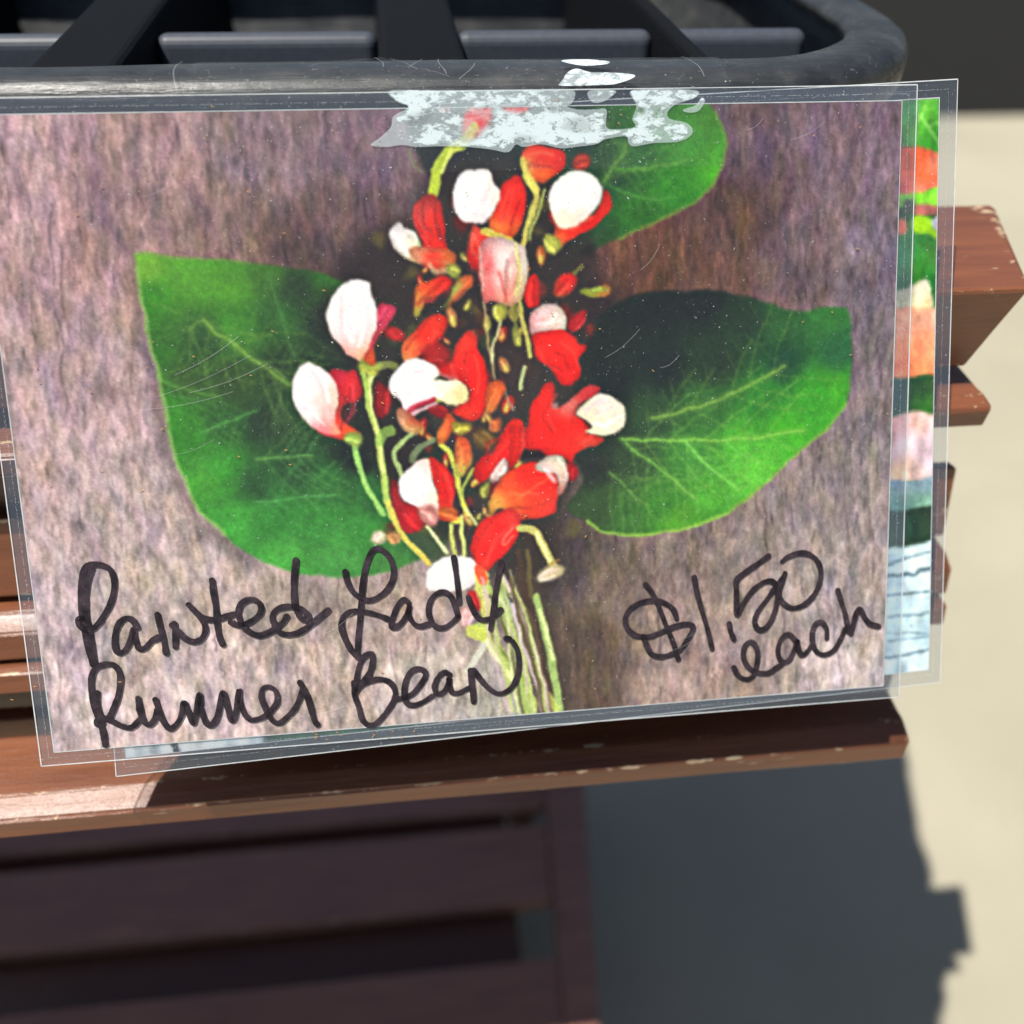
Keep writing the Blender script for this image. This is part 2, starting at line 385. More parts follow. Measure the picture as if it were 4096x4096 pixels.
def blur(a, r):
    """three box passes"""
    for ax in (0, 1):
        k = int(max(0, round(r)));
        if k < 1: continue
        for _ in range(3):
            p = np.pad(a, [(k + 1, k) if i == ax else (0, 0) for i in range(a.ndim)], mode='edge'); c = np.cumsum(p, axis=ax, dtype=np.float64)
            a = ((np.take(c, range(2 * k + 1, c.shape[ax]), ax) - np.take(c, range(0, c.shape[ax] - 2 * k - 1), ax)) / (2 * k + 1)).astype(np.float32)
    return a
def aniso(h, w, rx, ry, rg):
    a = rg.normal(0, 1, (h, w)).astype(np.float32)
    for ax, r in ((1, rx), (0, ry)):
        k = int(max(0, round(r)))
        if k < 1: continue
        for _ in range(2):
            p = np.pad(a, [(k + 1, k) if i == ax else (0, 0) for i in range(2)], mode='wrap'); c = np.cumsum(p, axis=ax, dtype=np.float64)
            a = ((np.take(c, range(2 * k + 1, c.shape[ax]), ax) - np.take(c, range(0, c.shape[ax] - 2 * k - 1), ax)) / (2 * k + 1)).astype(np.float32)
    return a / a.std()

def smooth_closed(p, n=7):
    m = len(p); out = []
    for i in range(m):
        a, b, c, d = p[i - 1], p[i], p[(i + 1) % m], p[(i + 2) % m]
        for k in range(n):
            t = k / n
            out.append(.5 * ((2 * b) + (c - a) * t + (2 * a - 5 * b + 4 * c - d) * t * t + (3 * b - a - 3 * c + d) * t ** 3))
    return np.array(out)
def smooth_open(p, n=7):
    q = np.vstack([2 * p[0] - p[1], p, 2 * p[-1] - p[-2]]); out = []
    for i in range(1, len(q) - 2):
        a, b, c, d = q[i - 1], q[i], q[i + 1], q[i + 2]
        for k in range(n):
            t = k / n
            out.append(.5 * ((2 * b) + (c - a) * t + (2 * a - 5 * b + 4 * c - d) * t * t + (3 * b - a - 3 * c + d) * t ** 3))
    out.append(p[-1]); return np.array(out)

class Canvas:
    def __init__(s, H, w, h, px):
        s.H, s.w, s.h = H, w, h; s.k = w / px      # canvas pixels per sheet unit
        s.img = np.zeros((h, w, 3), np.float32)
    def c(s, pts): return apply_h(s.H, pts) * (s.w, s.h)
    def box(s, q, pad):
        x0, y0 = np.floor(q.min(0) - pad).astype(int); x1, y1 = np.ceil(q.max(0) + pad).astype(int) + 1
        return max(x0, 0), max(y0, 0), min(x1, s.w), min(y1, s.h)
    def idw(s, samples, X, Y, pw=3.4):
        q = s.c([(a, b) for a, b, _ in samples]); cl = np.array([c for _, _, c in samples], np.float32)
        num = np.zeros(X.shape + (3,), np.float32); den = np.zeros(X.shape, np.float32)
        for (x, y), c in zip(q, cl):
            wgt = 1.0 / (((X - x) ** 2 + (Y - y) ** 2) / 400 + .5) ** (pw / 2)
            num += wgt[..., None] * c; den += wgt
        return num / den[..., None]
    def comp(s, mask, x0, y0, colr, alpha):
        h, w = mask.shape; m = (mask * alpha)[..., None]
        s.img[y0:y0 + h, x0:x0 + w] = s.img[y0:y0 + h, x0:x0 + w] * (1 - m) + colr * m
    def fill(s, pts, colr, feather=5, alpha=1.0, smooth=True, shade=0.0):
        q = s.c(pts)
        if smooth: q = smooth_closed(q)
        f = feather * s.k; pad = f * 3 + 3
        x0, y0, x1, y1 = s.box(q, pad)
        if x1 - x0 < 2 or y1 - y0 < 2: return
        mask = np.zeros((y1 - y0, x1 - x0), np.float32); xs = np.arange(x0, x1) + .5
        a = q; b = np.roll(q, -1, 0)
        for r in range(y0, y1):
            y = r + .5; sel = (a[:, 1] <= y) != (b[:, 1] <= y)
            if not sel.any(): continue
            xx = np.sort(a[sel, 0] + (y - a[sel, 1]) / (b[sel, 1] - a[sel, 1]) * (b[sel, 0] - a[sel, 0]))
            for i in range(0, len(xx) - 1, 2):
                mask[r - y0] = np.maximum(mask[r - y0], np.clip(np.minimum(xs + .5, xx[i + 1]) - np.maximum(xs - .5, xx[i]), 0, 1))
        m2 = blur(mask, f * .6)
        Y, X = np.mgrid[y0:y1, x0:x1].astype(np.float32)
        if isinstance(colr, list): C = s.idw(colr, X, Y)
        else: C = np.ones(mask.shape + (3,), np.float32) * np.array(colr, np.float32)
        if shade:     # petals printed a little darker towards their outline
            inner = blur(mask, max(3, 22 * s.k)); C = C * (1 - shade * np.clip(1.25 - 1.25 * inner, 0, 1))[..., None]
        s.comp(m2, x0, y0, C, alpha)
    def stroke(s, pts, width, colr, feather=5, alpha=1.0):
        q = smooth_open(s.c(pts)) if len(pts) > 2 else s.c(pts)
        hw = width * s.k / 2; f = max(feather * s.k, .7); x0, y0, x1, y1 = s.box(q, hw + f + 2)
        if x1 - x0 < 2 or y1 - y0 < 2: return
        Y, X = np.mgrid[y0:y1, x0:x1].astype(np.float32); D = np.full(X.shape, 1e9, np.float32)
        for (ax, ay), (bx, by) in zip(q[:-1], q[1:]):
            dx, dy = bx - ax, by - ay; L = dx * dx + dy * dy + 1e-9
            t = np.clip(((X - ax) * dx + (Y - ay) * dy) / L, 0, 1); D = np.minimum(D, (X - ax - t * dx) ** 2 + (Y - ay - t * dy) ** 2)
        m = np.clip((hw + f / 2 - np.sqrt(D)) / f, 0, 1)
        if isinstance(colr, list): C = s.idw(colr, X, Y)
        else: C = np.ones(m.shape + (3,), np.float32) * np.array(colr, np.float32)
        s.comp(m, x0, y0, C, alpha)

def samples(reg, lst): return [(*P(reg, [(x, y)])[0], c) for x, y, c in lst]

# ---- front print: bean flowers on weathered boards
cv = Canvas(H_FRONT, 1480, 1026, 3600)
wood_s = samples('V', [(0, 260, (150, 126, 132)), (60, 420, (148, 124, 128)), (300, 280, (128, 106, 106)), (500, 300, (120, 100, 104)), (700, 280, (104, 84, 94)), (650, 430, (86, 67, 66)),
    (430, 420, (112, 92, 88)), (200, 450, (132, 108, 106)), (150, 700, (150, 130, 130)), (60, 900, (156, 137, 136)), (230, 950, (152, 138, 136)), (300, 1150, (152, 140, 132)),
    (400, 1300, (166, 152, 150)), (600, 1250, (158, 144, 138)), (130, 1300, (172, 158, 158)), (80, 1150, (160, 146, 146)), (800, 1280, (166, 156, 150)), (760, 1180, (150, 134, 126)), (550, 475, (74, 59, 55)), (720, 480, (54, 42, 42)),
    (1430, 250, (86, 71, 77)), (1600, 260, (98, 82, 92)), (1650, 480, (102, 92, 100)), (1400, 420, (70, 52, 48)), (1230, 500, (84, 56, 42)), (1350, 520, (88, 64, 54)), (1500, 470, (97, 81, 85)),
    (1650, 700, (106, 96, 98)), (1640, 900, (120, 111, 110)), (1500, 1000, (124, 114, 110)), (1300, 1060, (116, 103, 97)), (1150, 1100, (98, 86, 76)), (1110, 1220, (74, 62, 50)), (1280, 1190, (134, 118, 109)),
    (1450, 1150, (140, 127, 121)), (1600, 1250, (164, 154, 152)), (1600, 1110, (140, 130, 126)), (1250, 1300, (146, 128, 119)), (1120, 1310, (80, 65, 52)), (1060, 1080, (58, 50, 46)), (950, 1300, (150, 146, 138)), (620, 1140, (140, 128, 118))])
Yc, Xc = np.mgrid[0:cv.h, 0:cv.w].astype(np.float32)
base = cv.idw(wood_s, Xc, Yc, 3.4)
g1 = aniso(cv.h, cv.w, 3, 9, rng); g2 = aniso(cv.h, cv.w, 6, 13, rng); g3 = aniso(cv.h, cv.w, 1, 4, rng); g4 = aniso(cv.h, cv.w, 18, 26, rng)
gr = .052 * g1 + .05 * g2 + .045 * g3 + .035 * g4
cr = aniso(cv.h, cv.w, 1, 16, rng); gr = gr - .15 * np.clip(cr - 1.5, 0, 1.2)
base = base * np.array([1.07, 1.05, 1.06], np.float32); cv.img = base * (1 + gr)[..., None]
for ch, am in ((0, 1.4), (1, -1.2), (2, 1.5)): cv.img[..., ch] += am * aniso(cv.h, cv.w, 6, 14, rng)
cv.img += (aniso(cv.h, cv.w, 9, 18, rng) * 2.2)[..., None] * np.array([1, .8, -.6], np.float32)

def side_veins(main, n, length, ang, bend):
    """secondary veins leaving a main vein on both sides, herring-bone fashion"""
    q = smooth_open(np.asarray(main), 8); d = np.gradient(q, axis=0); out = []
    for k in range(n):
        i = int((k + .6 + rng.uniform(-.25, .25)) / (n + .4) * (len(q) - 1)); u = d[i] / (np.linalg.norm(d[i]) + 1e-9)
        for sg in (-1, 1):
            a_ = math.atan2(u[1], u[0]) + sg * ang * rng.uniform(.8, 1.15); L = length * rng.uniform(.6, 1.15); p = q[i].copy(); pts = [p.copy()]
            for st in range(5): a_ -= sg * bend; p = p + np.array([math.cos(a_), math.sin(a_)]) * L / 5; pts.append(p.copy())
            out.append(np.array(pts))
    return out
def leaf(pts, cols, edge, veins, tex=.035, feather=9):
    before = cv.img.copy(); cols = [(x_, y_, (max(24, c_[0] * 1.12 - 16), max(30, c_[1] * 1.12 - 26), max(20, c_[2] * 1.0 - 12))) for x_, y_, c_ in cols]; cv.fill(pts, cols, feather)
    delta = np.clip(np.abs(cv.img - before).sum(2) / 12, 0, 1)[..., None]
    t = .5 * aniso(cv.h, cv.w, 4, 4, rng) + .7 * aniso(cv.h, cv.w, 11, 11, rng) + .5 * aniso(cv.h, cv.w, 1, 1, rng)
    cv.img = cv.img * (1 + tex * t)[..., None]; keep = cv.img.copy()
    for v in veins:
        if len(v[0]) > 2:
            for sv_ in side_veins(v[0], 5, 300, .95, .07):
                cv.stroke(sv_, 9, tuple(min(255, c * 1.02) for c in v[2]), 12, v[3] * .42)
                for tv in side_veins(sv_, 3, 90, 1.1, .05): cv.stroke(tv, 5, v[2], 9, v[3] * .26)
    for e in edge: cv.stroke(e[0], e[1], e[2], 14, e[3])
    for v in veins: cv.stroke(v[0], v[1] * 1.5, v[2], 22, v[3] * .5); cv.stroke(v[0], v[1] * .5, tuple(min(255, c * 1.12) for c in v[2]), 7, v[3] * .9)
    cv.img = before * (1 - delta) + cv.img * delta

for _ in range(230):      # grain lines and cracks of the boards in the picture
    x_, y_ = rng.uniform(-100, 3600), rng.uniform(430, 2900); L_ = rng.uniform(60, 420); n_ = 5
    pts_ = np.array([(x_ + L_ * .02 * k_ + rng.normal(0, 5), y_ + L_ * k_ / (n_ - 1)) for k_ in range(n_)])
    dk = rng.uniform() < .6
    cv.stroke(pts_, rng.uniform(3, 9), (52, 42, 44) if dk else (196, 182, 180), 7, rng.uniform(.12, .42) if dk else rng.uniform(.06, .22))
# soft shade printed beside the leaves
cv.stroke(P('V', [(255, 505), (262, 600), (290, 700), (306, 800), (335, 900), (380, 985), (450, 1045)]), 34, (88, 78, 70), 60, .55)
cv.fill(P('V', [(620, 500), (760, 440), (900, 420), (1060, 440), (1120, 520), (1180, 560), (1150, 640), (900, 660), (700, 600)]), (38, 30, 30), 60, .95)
# top leaf
leaf(P('V', [(765, 190), (900, 188), (1050, 188), (1200, 186), (1310, 188), (1350, 215), (1368, 258), (1362, 310), (1338, 355), (1290, 390), (1230, 420), (1170, 448), (1110, 478), (1060, 500), (960, 480), (880, 420), (815, 340), (778, 270)]),
     samples('V', [(790, 230, (52, 66, 56)), (840, 260, (30, 50, 46)), (900, 300, (28, 46, 42)), (960, 240, (34, 60, 52)), (1060, 420, (28, 42, 36)), (1090, 250, (36, 66, 50)), (1150, 330, (46, 82, 52)), (1200, 280, (46, 96, 52)), (1240, 215, (60, 120, 50)),
                   (1300, 250, (66, 134, 58)), (1340, 300, (76, 150, 52)), (1280, 340, (56, 128, 48)), (1200, 400, (52, 108, 44)), (1120, 450, (46, 84, 46)), (1060, 480, (36, 60, 40)), (1330, 225, (70, 130, 48))]),
     [(P('V', [(1350, 215), (1367, 258), (1361, 310), (1336, 357), (1288, 391), (1230, 421), (1170, 449)]), 14, (112, 146, 58), .5)],
     [(P('T3', [(690, 1370), (760, 1270), (830, 1160), (850, 1090)]), 30, (92, 128, 58), .55), (P('T3', [(780, 1270), (950, 1270), (1150, 1240), (1300, 1210)]), 26, (84, 134, 56), .5),
      (P('T3', [(740, 1400), (900, 1470), (1080, 1500), (1250, 1480)]), 20, (70, 126, 56), .4)])
# right leaf
leaf(P('V', [(1070, 955), (1100, 905), (1070, 820), (1085, 720), (1100, 650), (1130, 595), (1200, 556), (1290, 548), (1380, 552), (1450, 570), (1500, 588), (1560, 580), (1600, 588), (1607, 640), (1606, 700), (1596, 762), (1560, 808), (1500, 858), (1440, 912), (1370, 968), (1290, 998), (1200, 1009), (1150, 1006), (1110, 985)]),
     samples('V', [(1120, 640, (34, 42, 36)), (1180, 600, (32, 46, 38)), (1250, 580, (34, 50, 40)), (1330, 570, (36, 50, 40)), (1400, 600, (44, 68, 48)), (1480, 610, (50, 94, 52)), (1560, 600, (58, 116, 58)), (1580, 660, (48, 100, 62)), (1480, 680, (38, 78, 52)),
                   (1350, 680, (44, 66, 46)), (1250, 690, (38, 54, 44)), (1150, 720, (36, 44, 40)), (1140, 800, (44, 60, 44)), (1230, 790, (52, 84, 52)), (1330, 770, (60, 110, 56)), (1440, 750, (56, 126, 54)), (1540, 740, (64, 148, 52)), (1580, 740, (76, 160, 56)),
                   (1200, 870, (56, 84, 52)), (1120, 880, (46, 60, 46)), (1300, 860, (66, 130, 60)), (1400, 840, (82, 168, 62)), (1480, 810, (76, 164, 54)), (1430, 890, (96, 180, 70)), (1350, 930, (80, 156, 60)), (1250, 950, (66, 130, 54)), (1180, 970, (64, 112, 54)), (1130, 960, (60, 88, 50)), (1280, 990, (84, 150, 54))]),
     [(P('V', [(1596, 762), (1558, 810), (1500, 860), (1440, 914), (1370, 970)]), 16, (128, 178, 60), .45), (P('V', [(1370, 969), (1290, 999), (1200, 1009), (1148, 1006), (1108, 984)]), 14, (140, 186, 74), .75)],
     [(P('G', [(1050, 1215), (1250, 1180), (1450, 1120), (1650, 1040), (1800, 970), (1932, 900), (2050, 830)]), 24, (112, 146, 66), .6), (P('G', [(820, 1380), (1100, 1386), (1330, 1390), (1600, 1385), (1932, 1352), (2200, 1310)]), 18, (118, 168, 72), .75),
      (P('G', [(850, 1410), (1050, 1560), (1250, 1720), (1380, 1830)]), 18, (108, 160, 70), .6), (P('G', [(1310, 1400), (1450, 1560), (1600, 1680), (1720, 1760)]), 20, (116, 184, 82), .6), (P('G', [(740, 1640), (850, 1740), (1000, 1870)]), 14, (100, 140, 66), .55),
      (P('G', [(1600, 1390), (1700, 1470), (1850, 1560)]), 14, (104, 170, 76), .4)])
# left leaf
leaf(P('V', [(262, 478), (330, 487), (400, 490), (470, 496), (540, 503), (600, 512), (640, 530), (700, 560), (760, 640), (800, 760), (840, 860), (860, 960), (840, 1030), (790, 1058), (720, 1080), (660, 1090), (600, 1088), (540, 1076), (480, 1050), (420, 1008), (372, 955), (345, 900), (330, 865), (315, 800), (303, 720), (285, 640), (266, 565), (257, 505)]),
     samples('V', [(275, 500, (104, 158, 62)), (290, 560, (62, 128, 44)), (300, 640, (54, 108, 40)), (350, 520, (84, 146, 56)), (430, 540, (80, 140, 52)), (500, 520, (66, 112, 48)), (560, 540, (44, 70, 42)), (620, 530, (54, 106, 44)), (620, 600, (34, 44, 36)), (520, 600, (52, 98, 46)), (440, 610, (66, 128, 50)),
                   (380, 640, (48, 84, 44)), (360, 720, (52, 82, 40)), (440, 720, (54, 82, 42)), (540, 700, (42, 66, 38)), (640, 720, (34, 48, 36)), (330, 780, (62, 130, 46)), (360, 830, (58, 122, 46)), (420, 800, (50, 92, 46)), (500, 800, (44, 68, 44)), (580, 780, (44, 72, 44)), (660, 860, (36, 52, 36)),
                   (380, 900, (76, 148, 60)), (420, 880, (64, 140, 56)), (480, 910, (50, 92, 50)), (560, 880, (46, 84, 48)), (620, 900, (52, 104, 52)), (700, 930, (56, 110, 56)), (440, 980, (72, 150, 66)), (520, 980, (58, 124, 56)), (600, 980, (60, 128, 58)), (680, 1000, (64, 136, 62)), (540, 1050, (78, 154, 72)), (640, 1060, (74, 142, 72)), (740, 1050, (70, 128, 66)), (780, 980, (46, 78, 44)), (760, 860, (32, 46, 34))]),
     [(P('V', [(258, 505), (266, 565), (285, 640), (303, 720), (315, 800), (330, 865), (346, 902), (374, 958), (422, 1010)]), 14, (140, 172, 96), .6), (P('V', [(262, 480), (330, 488), (400, 491), (470, 497)]), 10, (110, 140, 70), .4)],
     [(P('L', [(1530, 480), (1640, 580), (1740, 650), (1932, 790), (2050, 880), (2180, 960)]), 24, (104, 140, 60), .65), (P('L', [(1180, 880), (1280, 960), (1420, 1000), (1650, 1060)]), 26, (96, 156, 60), .25),
      (P('L', [(1500, 490), (1440, 520), (1420, 560)]), 16, (90, 128, 56), .5), (P('F', [(0, 1525), (250, 1515), (420, 1500)]), 16, (92, 140, 70), .6), (P('F', [(100, 150), (160, 380), (240, 650), (300, 760)]), 16, (64, 104, 54), .5),
      (P('L', [(1932, 1150), (1700, 1250), (1520, 1330)]), 16, (84, 150, 72), .4), (P('F', [(0, 1860), (300, 1830), (600, 1800)]), 16, (84, 150, 84), .4), (P('F', [(60, 800), (200, 900), (240, 960)]), 14, (84, 116, 60), .5)])
# dark hollow between the flowers
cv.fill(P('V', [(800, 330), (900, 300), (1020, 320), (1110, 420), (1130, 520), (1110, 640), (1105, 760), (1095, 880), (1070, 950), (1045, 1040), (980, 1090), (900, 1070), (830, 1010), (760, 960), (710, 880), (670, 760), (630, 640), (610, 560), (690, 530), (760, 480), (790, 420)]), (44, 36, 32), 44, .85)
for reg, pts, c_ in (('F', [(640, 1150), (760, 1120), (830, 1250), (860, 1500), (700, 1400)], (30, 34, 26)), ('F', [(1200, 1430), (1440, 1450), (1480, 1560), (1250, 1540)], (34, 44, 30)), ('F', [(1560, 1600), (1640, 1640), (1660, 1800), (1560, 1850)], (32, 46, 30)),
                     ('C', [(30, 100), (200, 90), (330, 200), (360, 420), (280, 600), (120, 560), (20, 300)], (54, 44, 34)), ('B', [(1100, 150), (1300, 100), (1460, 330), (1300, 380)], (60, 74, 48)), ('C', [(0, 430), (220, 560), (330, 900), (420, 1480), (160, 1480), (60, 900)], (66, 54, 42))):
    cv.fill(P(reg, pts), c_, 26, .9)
for _ in range(130):
    cx, cy = P('V', [(rng.normal(890, 95), rng.uniform(380, 1020))])[0]; r_ = rng.uniform(10, 40); a_ = rng.uniform(0, 6.28)
    pp = np.array([(cx + r_ * math.cos(a_ + t_) * rng.uniform(.5, 1.4), cy + r_ * math.sin(a_ + t_) * rng.uniform(.5, 1.6)) for t_ in (0, 1.2, 2.5, 3.8, 5.0)])
    cv.fill(pp, [(120, 24, 22), (92, 84, 40), (60, 70, 36), (150, 40, 30), (24, 22, 20), (84, 50, 36)][int(rng.integers(6))], 12, .6)
RED = (226, 40, 30); DRED = (150, 28, 24); WHT = (232, 226, 228); YG = (182, 190, 82); ORG = (226, 112, 44)
def S(reg, pts, w, c_, a=.95, f=8): cv.stroke(P(reg, pts), w, c_, f, a)
def Q(reg, pts, c_, f=6, a=1.0, sh=.35):
    q = P(reg, pts); cv.fill(q, samples(reg, c_) if isinstance(c_, list) else c_, f, a, True, sh)
    m = q.mean(0); w_, v_ = np.linalg.eigh(np.cov((q - m).T)); ax, bx = v_[:, 1] * math.sqrt(w_[1]), v_[:, 0] * math.sqrt(w_[0])
    if w_[1] < 500: return
    bc_ = np.array(c_[0][2] if isinstance(c_, list) else c_, float); light = bc_.min() > 150
    for k in range(7):       # folds and veins of the petal
        o = bx * rng.uniform(-.95, .95); l0, l1 = rng.uniform(-1.1, -.3), rng.uniform(.3, 1.1); bow = bx * rng.normal(0, .22)
        pts_ = np.array([m + o + ax * l0, m + o * 1.15 + bow, m + o * .8 + ax * l1])
        if light: col_ = [(206, 192, 200), (252, 250, 250), (226, 178, 180)][k % 3]; al = (.30, .5, .22)[k % 3]
        else: col_ = tuple(np.clip(bc_ * (.62, 1.0, 1.22)[k % 3] + (0, 0, 30)[k % 3], 0, 255)); al = (.38, .2, .40)[k % 3]
        cv.stroke(pts_, rng.uniform(6, 16), col_, 12, al * a)
for _ in range(46):      # small buds and calyxes crowding the cluster
    cx, cy = P('V', [(rng.normal(900, 70), rng.uniform(470, 1000))])[0]; r_ = rng.uniform(12, 30); an = rng.uniform(.6, 2.5)
    ex_, ey_ = np.array([math.cos(an), math.sin(an)]), np.array([-math.sin(an), math.cos(an)]); c0_ = np.array([cx, cy])
    pp = np.array([c0_ + ex_ * r_ * 1.5 * math.cos(t_) + ey_ * r_ * .7 * math.sin(t_) for t_ in np.linspace(0, 6.28, 9)[:-1]])
    kc = [(222, 60, 40), (226, 120, 56), (206, 44, 34), (190, 184, 84), (230, 150, 90)][int(rng.integers(5))]
    cv.fill(pp, kc, 6, .95, True, .4); cv.fill(pp * .5 + (c0_ + ex_ * r_ * 1.1) * .5, (176, 184, 84), 6, .8); cv.stroke(np.array([c0_ - ex_ * r_ * .8 + ey_ * r_ * .2, c0_ + ex_ * r_ * .5 + ey_ * r_ * .2]), 6, (246, 190, 150), 6, .5)
# stems behind the petals
S('T2', [(1560, 1090), (1470, 1110), (1420, 1180), (1370, 1270), (1350, 1370), (1335, 1460)], 38, (168, 184, 66)); S('T2', [(1470, 1110), (1440, 1200), (1400, 1300)], 14, (206, 214, 110))
S('T2', [(1150, 1140), (1190, 1230), (1260, 1300)], 10, (110, 124, 86), .6)
S('T3', [(90, 1330), (150, 1400), (180, 1480), (150, 1580), (120, 1680), (90, 1800), (70, 1932), (60, 2100)], 22, (188, 178, 92)); S('T3', [(240, 1430), (200, 1560), (150, 1700), (130, 1800)], 12, (150, 160, 84))
S('F', [(760, 1390), (760, 1500), (780, 1600), (820, 1700), (880, 1820), (950, 1950)], 22, (146, 192, 104)); S('F', [(870, 900), (850, 1000), (845, 1100), (870, 1200), (915, 1330), (930, 1450), (950, 1600), (965, 1750), (1010, 1960)], 28, (168, 186, 96))
S('F', [(880, 900), (862, 1000), (860, 1100), (930, 1400), (950, 1620)], 8, (214, 218, 150)); S('F', [(800, 850), (820, 920), (840, 1010)], 18, (160, 176, 84))
S('F', [(1160, 1340), (1080, 1410), (1040, 1490), (1055, 1560), (1100, 1650)], 20, (150, 172, 110)); S('F', [(1020, 1310), (960, 1340), (930, 1400)], 40, (140, 176, 84), .7); S('F', [(1330, 1390), (1240, 1440), (1190, 1500), (1180, 1540)], 26, (118, 132, 96), .8)
S('F', [(1390, 1420), (1460, 1490), (1500, 1590), (1515, 1700), (1550, 1830), (1600, 1950)], 20, (196, 196, 88)); S('F', [(1640, 1600), (1570, 1720), (1540, 1800)], 14, (160, 170, 80))
S('F', [(1720, 340), (1740, 480), (1760, 650), (1782, 800), (1795, 910)], 10, (172, 148, 104), .8); S('F', [(1850, 470), (1830, 590), (1795, 690), (1775, 800)], 12, (196, 192, 140), .85); S('F', [(1880, 1000), (1910, 1100), (1932, 1170)], 10, (150, 130, 110), .7)
S('G', [(60, 250), (75, 400), (92, 520), (110, 640), (130, 750)], 18, (180, 172, 90)); S('G', [(95, 840), (80, 900), (70, 990)], 16, (170, 184, 130), .9); S('G', [(20, 420), (30, 520), (10, 620)], 22, (120, 128, 60), .7)
S('B', [(1290, 110), (1360, 200), (1440, 310)], 16, (206, 210, 160)); S('B', [(1470, 90), (1480, 200), (1500, 320)], 18, (190, 196, 110)); S('B', [(1550, 30), (1555, 160), (1570, 320)], 18, (196, 204, 120)); S('B', [(1590, -20), (1640, 60), (1660, 100)], 12, (206, 200, 140))
S('B', [(1000, -60), (1040, 60), (1120, 190), (1200, 280), (1300, 390)], 26, (204, 188, 92)); S('B', [(1410, 20), (1520, 60)], 30, (214, 206, 90))
# petals
Q('T2', [(1290, 1460), (1350, 1470), (1400, 1560), (1420, 1680), (1430, 1800), (1455, 1945), (1300, 1960), (1240, 1800), (1185, 1690), (1172, 1590), (1220, 1510)], [(1300, 1500, (150, 50, 44)), (1260, 1600, (206, 70, 66)), (1330, 1650, (226, 44, 34)), (1340, 1850, (226, 44, 34)), (1400, 1750, (190, 36, 28))])
Q('T2', [(1080, 1675), (1025, 1720), (1010, 1790), (1040, 1870), (1100, 1935), (1170, 1970), (1255, 1980), (1235, 1830), (1180, 1740), (1130, 1720)], [(1060, 1740, WHT), (1130, 1850, (226, 226, 222)), (1210, 1900, (222, 216, 150)), (1230, 1960, (226, 160, 120))])
Q('T2', [(1840, 1400), (1932, 1330), (1990, 1340), (2035, 1420), (2045, 1530), (2025, 1640), (1975, 1750), (1900, 1800), (1840, 1775), (1770, 1740), (1760, 1640), (1820, 1540)], [(1930, 1400, (220, 44, 34)), (1960, 1550, (230, 34, 26)), (1860, 1600, (234, 60, 40)), (1800, 1720, (236, 130, 60)), (1940, 1750, (210, 90, 40))])
Q('T2', [(1600, 1290), (1540, 1330), (1500, 1400), (1480, 1490), (1500, 1580), (1560, 1660), (1640, 1680), (1720, 1670), (1780, 1610), (1835, 1500), (1830, 1430), (1790, 1390), (1780, 1300), (1720, 1280), (1660, 1292)], [(1600, 1400, (222, 222, 228)), (1560, 1520, (226, 226, 230)), (1700, 1500, (230, 226, 230)), (1690, 1650, (236, 214, 214)), (1800, 1480, (240, 216, 200))], sh=.12)
Q('T2', [(1650, 1690), (1720, 1740), (1800, 1800), (1840, 1880), (1800, 1960), (1740, 2020), (1640, 2010), (1590, 1940), (1590, 1850), (1620, 1740)], [(1640, 1760, (230, 90, 70)), (1700, 1850, (222, 40, 32)), (1620, 1950, (200, 36, 30)), (1800, 1870, (120, 30, 26))])
S('T2', [(1730, 1740), (1830, 1790), (1900, 1810), (1932, 1860)], 34, (214, 200, 92), .8)
Q('T3', [(110, 1110), (170, 1085), (260, 1110), (360, 1130), (400, 1180), (400, 1240), (350, 1300), (290, 1345), (240, 1390), (180, 1370), (110, 1330), (60, 1260), (60, 1180)], [(120, 1160, (232, 60, 40)), (240, 1180, (232, 44, 32)), (350, 1200, (226, 40, 32)), (230, 1330, (226, 96, 44)), (90, 1250, (214, 190, 100))])
cv.stroke(P('T3', [(75, 1220), (100, 1300), (150, 1370), (180, 1430)]), 26, (204, 190, 96), 10, .9)
Q('T3', [(460, 1200), (540, 1150), (600, 1190), (592, 1250), (520, 1278), (450, 1250)], (186, 56, 34), 10, .95)
Q('T3', [(690, 1440), (742, 1490), (752, 1560), (705, 1640), (620, 1720), (520, 1770), (440, 1810), (380, 1862), (310, 1850), (320, 1700), (270, 1640), (290, 1590), (420, 1700), (540, 1680), (640, 1600)], [(700, 1540, (220, 50, 34)), (600, 1690, (232, 40, 30)), (450, 1760, (234, 50, 32)), (350, 1800, (236, 120, 60)), (290, 1640, (150, 40, 30))])
Q('T3', [(450, 1280), (540, 1280), (610, 1310), (660, 1380), (672, 1460), (645, 1560), (590, 1630), (500, 1685), (400, 1720), (330, 1680), (290, 1580), (278, 1480), (300, 1400), (360, 1330)], [(420, 1360, (236, 230, 222)), (560, 1380, (232, 226, 222)), (600, 1500, (230, 222, 222)), (420, 1500, (238, 232, 232)), (400, 1650, (242, 226, 200)), (480, 1670, (240, 206, 190))], sh=.12)
Q('T3', [(260, 1760), (330, 1790), (385, 1840), (350, 1890), (280, 1905), (248, 1850)], (198, 198, 90), 8)
Q('F', [(1150, -40), (1330, -70), (1500, -30), (1505, 60), (1440, 110), (1330, 95), (1240, 60)], [(1200, 20, (230, 160, 120)), (1330, 30, (230, 44, 32)), (1450, 60, (200, 110, 50))])
Q('F', [(1440, 70), (1530, 60), (1540, 130), (1490, 170), (1430, 120)], (176, 176, 80), 10)
